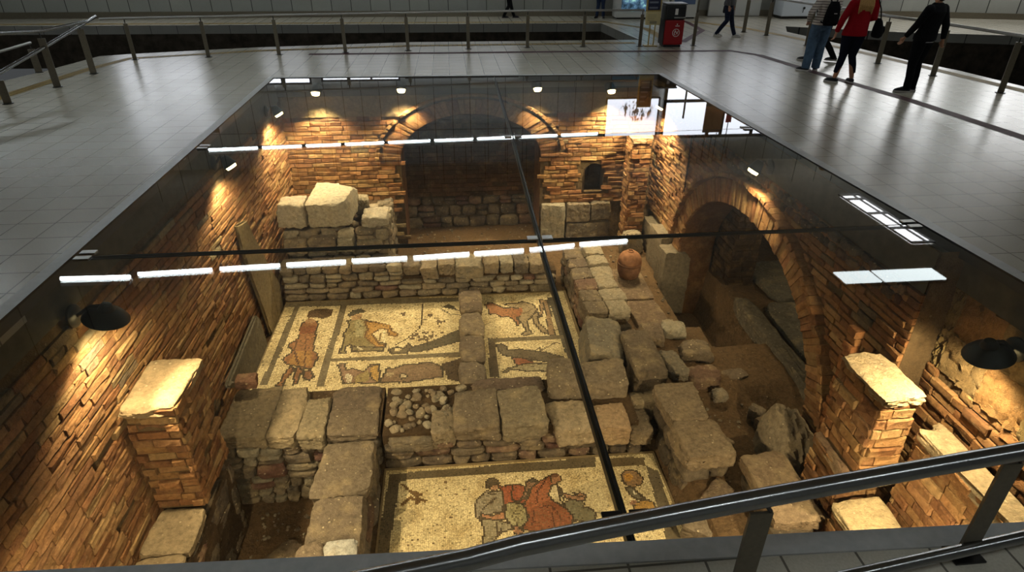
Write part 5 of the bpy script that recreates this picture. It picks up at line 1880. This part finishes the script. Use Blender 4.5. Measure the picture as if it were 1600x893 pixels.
def loft(mb, rings, n=20):
    """closed stack of elliptical rings (x, y, z, rx, ry)"""
    vs, fs = [], []
    for x, y, z, rx, ry in rings:
        for j in range(n):
            a = 2 * PI * j / n
            vs.append((x + rx * math.cos(a), y + ry * math.sin(a), z))
    for i in range(len(rings) - 1):
        for j in range(n):
            fs.append((i * n + j, i * n + (j + 1) % n, (i + 1) * n + (j + 1) % n, (i + 1) * n + j))
    fs.append(tuple(range(n))[::-1])
    fs.append(tuple((len(rings) - 1) * n + j for j in range(n)))
    mb.add(vs, fs, smooth=True)


class TMB(MB):
    """builder whose points pass through a placing matrix"""

    def __init__(s, M_):
        super().__init__()
        s.M_ = M_

    def build(s, *a, **k):
        s.v = [tuple(s.M_ @ Vector(p)) for p in s.v]
        return super().build(*a, **k)


def hand(mb, wrist, d, side, out):
    """five-fingered relaxed hand from the wrist along d; out = direction the thumb leaves the palm"""
    w_ = np.array(wrist, float)
    d = np.array(d, float)
    d /= np.linalg.norm(d)
    o_ = np.array(out, float)
    o_ -= d * (o_ @ d)
    o_ /= np.linalg.norm(o_)
    nrm = np.cross(d, o_)
    palm = w_ + d * .05
    mb.tube([w_ - d * .02, w_ + d * .02, palm + d * .01, palm + d * .035], [.024, .03, .038, .034], 12, flat=(1, .55))
    for k, (off, L) in enumerate(((.028, .07), (.010, .078), (-.009, .072), (-.026, .056))):
        b0 = palm + d * .028 + o_ * off
        cur = side * nrm
        p1 = b0 + d * L * .45 + cur * .006
        p2 = p1 + d * L * .3 + cur * .016
        p3 = p2 + d * L * .18 + cur * .022
        mb.tube([b0 - d * .015, b0, p1, p2, p3], [.0095, .0095, .009, .0082, .007], 8)
    t0 = w_ + d * .03 + o_ * .022
    mb.tube([t0 - o_ * .015, t0, t0 + o_ * .022 + d * .025, t0 + o_ * .026 + d * .055], [.013, .0125, .011, .009], 8)


def person(label, pos, yaw, sc=1.0, lk=((0, 0), (0, 0)), la=((0, 0, 0), (0, 0, 0)), toes=(0, 0), hips=(0, 0), lean=(0, 0),
           arms=None, top=None, top_cols=None, pants=None, shoes=None, sole=None, hair=None, hair_long=False, pant_w=1.0, hem=.86, vox=.009, ankle_skin=False, stride_drop=0.0, top_mat=None, build_w=1.0, group=None):
    M_ = Matrix.Translation(Vector((pos[0], pos[1], 0))) @ Matrix.Rotation(yaw, 4, 'Z') @ Matrix.Scale(sc, 4)
    t = thing('person', label, 'person', (pos[0], pos[1], 0), group)
    hz = .93 - stride_drop
    hip = [(-.095 + hips[0], hips[1], hz), (.095 + hips[0], hips[1], hz)]
    knee = [(hip[i][0] * 1.02 + lk[i][0], hip[i][1] + .02 + lk[i][1], .49 - stride_drop * .5) for i in (0, 1)]
    ank = [((-.1, .1)[i] + la[i][0], la[i][1], .085 + la[i][2]) for i in (0, 1)]
    lx, ly = lean
    sh = [((-.175 * build_w) + lx, ly, 1.41 - stride_drop), (.175 * build_w + lx, ly, 1.41 - stride_drop)]
    if arms is None:
        arms = (((-.24, -.02, 1.13), (-.25, .06, .89)), ((.24, -.02, 1.13), (.25, .06, .89)))
    # --- body, one continuous skin
    b = TMB(M_)
    dz = -stride_drop
    loft(b, [(hips[0], hips[1], .86 + dz, .14, .105), (hips[0], hips[1], .95 + dz, .155, .115), (hips[0] + lx * .3, hips[1] + ly * .3, 1.06 + dz, .13, .1), (lx * .6, ly * .6, 1.2 + dz, .145, .108), (lx * .9, ly * .9, 1.34 + dz, .16, .11), (lx, ly, 1.43 + dz, .13, .09), (lx, ly, 1.48 + dz, .06, .06)])
    b.tube([(lx, ly, 1.44 + dz), (lx, ly + .01, 1.56 + dz)], [.06, .055], 14)
    hc = (lx, ly + .02, 1.635 + dz)
    ell(b, hc, (.076, .095, .115))
    ell(b, (lx, ly + .045, 1.58 + dz), (.055, .06, .06))
    ell(b, (lx, ly + .118, 1.615 + dz), (.014, .02, .022))
    for s_ in (-1, 1):
        ell(b, (lx + s_ * .077, ly + .01, 1.625 + dz), (.012, .022, .032))
        ell(b, (lx + s_ * .03, ly + .1, 1.655 + dz), (.022, .016, .008))
    ell(b, (lx, ly + .104, 1.575 + dz), (.024, .01, .008))
    for i in (0, 1):
        b.tube([hip[i], tuple((np.array(hip[i]) + np.array(knee[i])) / 2 + np.array([0, .005, 0])), knee[i], tuple(np.array(knee[i]) * .6 + np.array(ank[i]) * .4 + np.array([0, -.015, 0])), ank[i]], [.088, .078, .056, .056, .038], 14)
        el, wr = arms[i]
        b.tube([sh[i], tuple((np.array(sh[i]) + np.array(el)) / 2), el, tuple((np.array(el) + np.array(wr)) / 2), wr], [.056, .048, .04, .038, .027], 12)
        d = np.array(wr) - np.array(el)
        hand(b, wr, d + np.array([0, 0, -.08]), 1 if i else -1, (0, 1, .1) if abs(d[1]) < abs(d[2]) else ((-1 if i else 1), 0, .2))
        ca, sa = math.cos(toes[i]), math.sin(toes[i])
        f = np.array([sa, ca, 0])
        a = np.array(ank[i])
        b.tube([a + f * -.05 + [0, 0, -.04], a + f * .06 + [0, 0, -.045], a + f * .15 + [0, 0, -.06]], [.032, .034, .025], 10)
    remesh(b, 'body', SKIN, t, vox * .8 * sc)
    # --- trousers
    b = TMB(M_)
    wz = hem + .12 + dz
    loft(b, [(hips[0], hips[1], .82 + dz, .13, .115), (hips[0], hips[1] - .01, .9 + dz, .18 * build_w, .14), (hips[0], hips[1], .98 + dz, .168 * build_w, .128), (hips[0] + lx * .3, hips[1], 1.06 + dz, .15 * build_w, .115)])
    for i in (0, 1):
        k_, a_ = np.array(knee[i]), np.array(ank[i])
        low = a_ + (np.array([0, 0, .1]) if ankle_skin else np.array([0, -.01, -.03]))
        b.tube([hip[i], tuple((np.array(hip[i]) * .6 + k_ * .4)), tuple(k_), tuple(k_ * .5 + low * .5 + np.array([0, -.012, 0])), tuple(low)], [.112 * build_w, .1 * build_w * (.5 + .5 * pant_w), .074 * pant_w, .068 * pant_w, (.05 if ankle_skin else .062) * pant_w], 16)
    remesh(b, 'trousers', pants, t, vox * sc)
    # --- top
    b = TMB(M_)
    loft(b, [(hips[0], hips[1], hem + dz, .205 * build_w, .168), (hips[0], hips[1], hem + .08 + dz, .2 * build_w, .165), (hips[0] + lx * .4, hips[1] + ly * .4, 1.08 + dz, .178 * build_w, .142), (lx * .7, ly * .7, 1.22 + dz, .178 * build_w, .138), (lx * .95, ly * .95, 1.36 + dz, .19 * build_w, .135), (lx, ly, 1.45 + dz, .15 * build_w, .105), (lx, ly, 1.5 + dz, .075, .075)])
    for i in (0, 1):
        el, wr = (np.array(q) for q in arms[i])
        end = wr + (el - wr) * .06
        ell(b, tuple(np.array(sh[i]) + [0, 0, -.012]), (.08, .078, .08))
        b.tube([sh[i], tuple((np.array(sh[i]) + el) / 2), tuple(el), tuple((el + end) / 2), tuple(end)], [.078, .068, .06, .054, .043], 14)
    remesh(b, 'jacket' if top_mat is None else 'sweater', top if top_mat is None else top_mat, t, vox * sc)
    # --- hair
    b = TMB(M_)
    ell(b, (lx, ly - .004, 1.662 + dz), (.088, .1, .105))
    ell(b, (lx, ly - .035, 1.62 + dz), (.082, .075, .1))
    if hair_long:
        loft(b, [(lx, ly - .1, 1.3 + dz, .1, .028), (lx, ly - .1, 1.42 + dz, .12, .045), (lx, ly - .07, 1.55 + dz, .1, .06), (lx, ly - .05, 1.66 + dz, .085, .07)])
        for q in range(7):
            x = lx - .1 + .033 * q
            b.tube([(x, ly - .11, 1.5 + dz), (x * 1.05, ly - .13, 1.38 + dz), (x * 1.1, ly - .115, 1.24 + .02 * (q % 3) + dz)], [.03, .028, .012], 8)
    remesh(b, 'hair', hair, t, vox * sc)
    b = TMB(M_)
    for s_ in (-1, 1):
        ell(b, (lx + s_ * .03, ly + .105, 1.642 + dz), (.011, .009, .008), 8)
    b.build('eyes', [plain('eye_dark', (40, 34, 30), .3)], t)
    # --- shoes
    for i in (0, 1):
        ca, sa = math.cos(toes[i]), math.sin(toes[i])
        f = np.array([sa, ca, 0])
        a = np.array(ank[i])
        b = TMB(M_)
        b.tube([a + f * -.075 + [0, 0, -.035], a + f * -.03 + [0, 0, -.03], a + f * .06 + [0, 0, -.04], a + f * .13 + [0, 0, -.052], a + f * .185 + [0, 0, -.056]], [.03, .046, .05, .045, .02], 14, flat=(1.0, .9))
        b.tube([a + [0, 0, -.05], a + [0, 0, .0]], [.045, .043], 12)
        so = remesh(b, 'shoe', shoes, t, .007 * sc if vox < .01 else .01, 2)
        b = TMB(M_)
        pr = []
        nx_ = np.array([ca, -sa, 0])
        for q, wd in ((-.085, .022), (-.06, .038), (0, .042), (.08, .05), (.14, .046), (.18, .03), (.195, .012)):
            pr.append((q, wd))
        ring = [a + f * q + nx_ * wd for q, wd in pr] + [a + f * q - nx_ * wd for q, wd in pr[::-1]]
        V = [np.array([p[0], p[1], a[2] - .083]) for p in ring] + [np.array([p[0], p[1], a[2] - .055]) for p in ring]
        n_ = len(ring)
        b.add(V, [tuple(range(n_)), tuple(range(2 * n_ - 1, n_ - 1, -1))] + [(j, n_ + j, n_ + (j + 1) % n_, (j + 1) % n_) for j in range(n_)])
        b.build('sole', [sole], so)
    return t, M_, dict(sh=sh, lean=lean, dz=dz)


m, nt = newmat('striped_knit')
tt = NT(nt)
g = tt.n('ShaderNodeNewGeometry').outputs['Position']
sx = tt.n('ShaderNodeSeparateXYZ')
tt.l(g, sx.inputs[0])
mm = tt.n('ShaderNodeMath', operation='MULTIPLY')
tt.l(sx.outputs[2], mm.inputs[0])
mm.inputs[1].default_value = 17.0
fr_ = tt.n('ShaderNodeMath', operation='FRACT')
tt.l(mm.outputs[0], fr_.inputs[0])
cc_ = tt.mix(tt.ramp(fr_.outputs[0], .62, .7), lin((206, 198, 190)), lin((120, 108, 108)))
tt.bsdf(cc_, .9, 0, .1)
STRIPE = m
black = fabric('black_cloth', (26, 26, 28))
blackt = fabric('black_trousers', (22, 22, 24))
jeans = fabric('blue_jeans', (84, 106, 130), .25, 12)
djeans = fabric('dark_jeans', (38, 44, 60), .25, 12)
navyl = fabric('navy_leggings', (24, 26, 40))
redk = fabric('red_knit', (150, 22, 32), .15)
greyk = fabric('grey_jacket', (92, 92, 94))
shoe_b = plain('black_shoe', (30, 28, 32), .6)
shoe_w = plain('pale_shoe', (190, 188, 184), .6)
sole_w = plain('white_sole', (205, 200, 195), .6)
sole_d = plain('dark_sole', (40, 38, 38), .7)
hair_d = plain('dark_hair', (40, 30, 24), .6, 0, .3, .3, 60)
hair_b = plain('blonde_hair', (176, 136, 84), .55, 0, .3, .35, 60)

# striped sweater, backpack
t, PM, inf = person('person in striped sweater and pale jeans with black backpack, seen from behind', (9.3, 15.95), -.12, 1.2, lk=((-.02, 0), (-.02, .02)), la=((-.06, -.02, 0), (-.02, .05, 0)), toes=(-.9, .5), lean=(.06, .0),
                    arms=(((-.3, -.06, 1.15), (-.24, .12, .98)), ((.26, 0, 1.14), (.24, .12, .92))), top_mat=STRIPE, top=STRIPE, pants=jeans, shoes=shoe_b, sole=sole_w, hair=hair_d, pant_w=1.35, hem=.92)
bp_ = thing('backpack', 'black backpack with small pale mark worn over the striped sweater', 'backpack', tuple(PM @ Vector((.06, -.2, 1.0))))
b = TMB(PM)
loft(b, [(.05, -.235, .93, .13, .07), (.05, -.25, .98, .155, .095), (.055, -.25, 1.12, .15, .1), (.06, -.245, 1.28, .125, .085), (.06, -.23, 1.38, .08, .06)])
remesh(b, 'pack', fabric('pack_black', (20, 20, 22)), bp_, .01, 3)
for s_ in (-1, 1):
    b = TMB(PM)
    b.tube([(.06 + s_ * .05, -.2, 1.37), (.06 + s_ * .1, -.13, 1.49), (.06 + s_ * .115, .0, 1.515), (.06 + s_ * .12, .13, 1.42), (.05 + s_ * .15, .17, 1.2), (.05 + s_ * .175, .0, 1.03), (.05 + s_ * .14, -.19, .98)], .014, 8)
    b.build('strap', [black], bp_)
b = TMB(PM)
b.box((.04, -.353, 1.16), (.1, -.347, 1.172))
b.build('mark', [sole_w], bp_)

# person beyond, dark clothes
person('person in dark clothes half hidden behind the striped sweater, mid step', (10.25, 17.3), .9, 1.18, lk=((0, .12), (0, -.02)), la=((.02, .3, 0), (-.02, -.28, .02)), toes=(0, 0), top=black, pants=blackt, shoes=shoe_b, sole=sole_w, hair=hair_d, stride_drop=.04)
# red sweater
t, PM, inf = person('person with long blonde hair in red sweater and navy leggings, seen from behind', (9.25, 14.45), -.25, 1.22, lk=((.0, 0), (-.03, .0)), la=((-.06, 0, 0), (.06, .02, 0)), toes=(-.8, -.1), lean=(.05, 0),
                    arms=(((-.27, -.03, 1.15), (-.31, .03, .9)), ((.26, -.05, 1.17), (.18, .2, 1.12))), top_mat=redk, top=redk, pants=navyl, shoes=shoe_b, sole=sole_w, hair=hair_b, hair_long=True, pant_w=.95, hem=.86, ankle_skin=True, build_w=1.08)
hb = thing('handbag', 'black slouchy handbag hanging at the right side of the red sweater', 'bag', tuple(PM @ Vector((.36, -.02, .9))))
b = TMB(PM)
loft(b, [(.37, -.03, .84, .06, .14), (.38, -.03, .88, .085, .17), (.38, -.03, 1.0, .08, .16), (.365, -.03, 1.12, .05, .13), (.35, -.03, 1.17, .03, .1)])
remesh(b, 'pouch', fabric('bag_black', (24, 24, 26)), hb, .01, 3)
b = TMB(PM)
b.tube([(.355, .08, 1.15), (.31, .08, 1.35), (.26, .03, 1.5), (.25, -.06, 1.5), (.31, -.13, 1.33), (.355, -.13, 1.15)], .011, 8)
b.build('strap', [black], hb)
b = TMB(PM)
for q in range(6):
    b.tube([(.44, -.12 + q * .035, 1.04), (.455, -.12 + q * .035, .97), (.45, -.115 + q * .035, .9)], [.016, .018, .006], 6)
b.build('tassel', [black], hb)
# man in black
t, PM, inf = person('person in black jacket and black trousers standing nearest the right railing', (10.2, 13.4), .35, 1.22, lk=((0, .0), (0, .03)), la=((.0, .0, 0), (.0, .03, 0)), toes=(-.8, -.55), lean=(.0, -.06), hips=(0, 0),
                    arms=(((-.25, .04, 1.15), (-.24, .2, .93)), ((.26, -.14, 1.14), (.3, -.14, .9))), top=black, pants=blackt, shoes=shoe_b, sole=sole_w, hair=hair_d, hem=.9, build_w=1.06)
b = TMB(PM)
loft(b, [(0, 0, .865, .178, .138), (0, 0, .9, .18, .14), (0, 0, .93, .17, .13)])
b.build('shirt_hem', [plain('white_shirt', (205, 205, 205), .8)], t)
# walking figure in the middle distance
t, PM, inf = person('person in grey jacket, dark jeans and pale sneakers walking right of the red bin', (9.5, 22.2), -2.2, 1.1, lk=((0, .1), (0, -.0)), la=((.0, .28, 0), (.0, -.24, .01)), toes=(0, .1), top=greyk, pants=djeans, shoes=shoe_w, sole=sole_w, hair=hair_d, hem=.94, stride_drop=.035, pant_w=.95)
hb = thing('shoulder_bag', 'dark shoulder bag carried by the walking person in grey jacket', 'bag', tuple(PM @ Vector((-.3, -.1, .75))))
b = TMB(PM)
loft(b, [(-.34, -.1, .64, .05, .14), (-.35, -.1, .68, .07, .16), (-.345, -.1, .82, .06, .15), (-.33, -.1, .92, .03, .12)])
remesh(b, 'pouch', fabric('bag_dark', (44, 42, 44)), hb, .012, 3)
b = TMB(PM)
b.tube([(-.33, .0, .9), (-.26, -.02, 1.2), (-.2, -.02, 1.5), (-.2, -.1, 1.5), (-.27, -.16, 1.2), (-.33, -.2, .9)], .012, 8)
b.build('strap', [black], hb)
# far platform
person('person in black trousers striding along the far platform', (2.55, 28.12), -1.5, 1.0, lk=((0, .1), (0, -.02)), la=((.05, .26, 0), (-.05, -.2, .01)), top=black, pants=blackt, shoes=shoe_b, sole=sole_d, hair=hair_d, stride_drop=.035, vox=.014)
person('person in blue jeans standing on the far platform beside the display case', (6.4, 27.95), 2.8, 1.0, la=((-.03, 0, 0), (.05, .02, 0)), toes=(-.3, .3), top=fabric('navy_coat', (34, 36, 48)), pants=fabric('mid_jeans', (44, 54, 78), .2, 12), shoes=shoe_b, sole=sole_d, hair=hair_d, vox=.014)
person('person in patterned dark trousers walking at the far right of the far platform', (24.6, 25.4), 1.6, 1.0, lk=((0, .12), (0, -.05)), la=((0, .28, 0), (0, -.26, .03)), top=black, pants=fabric('patterned_trousers', (60, 60, 58), .6, 14), shoes=shoe_b, sole=sole_d, hair=hair_d, stride_drop=.035, vox=.014)

# =================================================================== LIGHT AND VIEW
w = bpy.data.worlds.new('hall_air')
SC.world = w
w.use_nodes = True
w.node_tree.nodes['Background'].inputs[0].default_value = (.5, .53, .55, 1)
w.node_tree.nodes['Background'].inputs[1].default_value = 0.05
SC.view_settings.view_transform = 'Standard'
SC.view_settings.look = 'None'
SC.view_settings.exposure = 1.1
SC.view_settings.gamma = 1.0
SC.view_settings.use_curve_mapping = False
try:
    SC.cycles.use_denoising = True
    SC.cycles.caustics_reflective = False
    SC.cycles.caustics_refractive = False
    SC.cycles.sample_clamp_indirect = 4.0
    SC.cycles.max_bounces = 8
    SC.cycles.transparent_max_bounces = 12
except Exception:
    pass
bpy.context.view_layer.update()
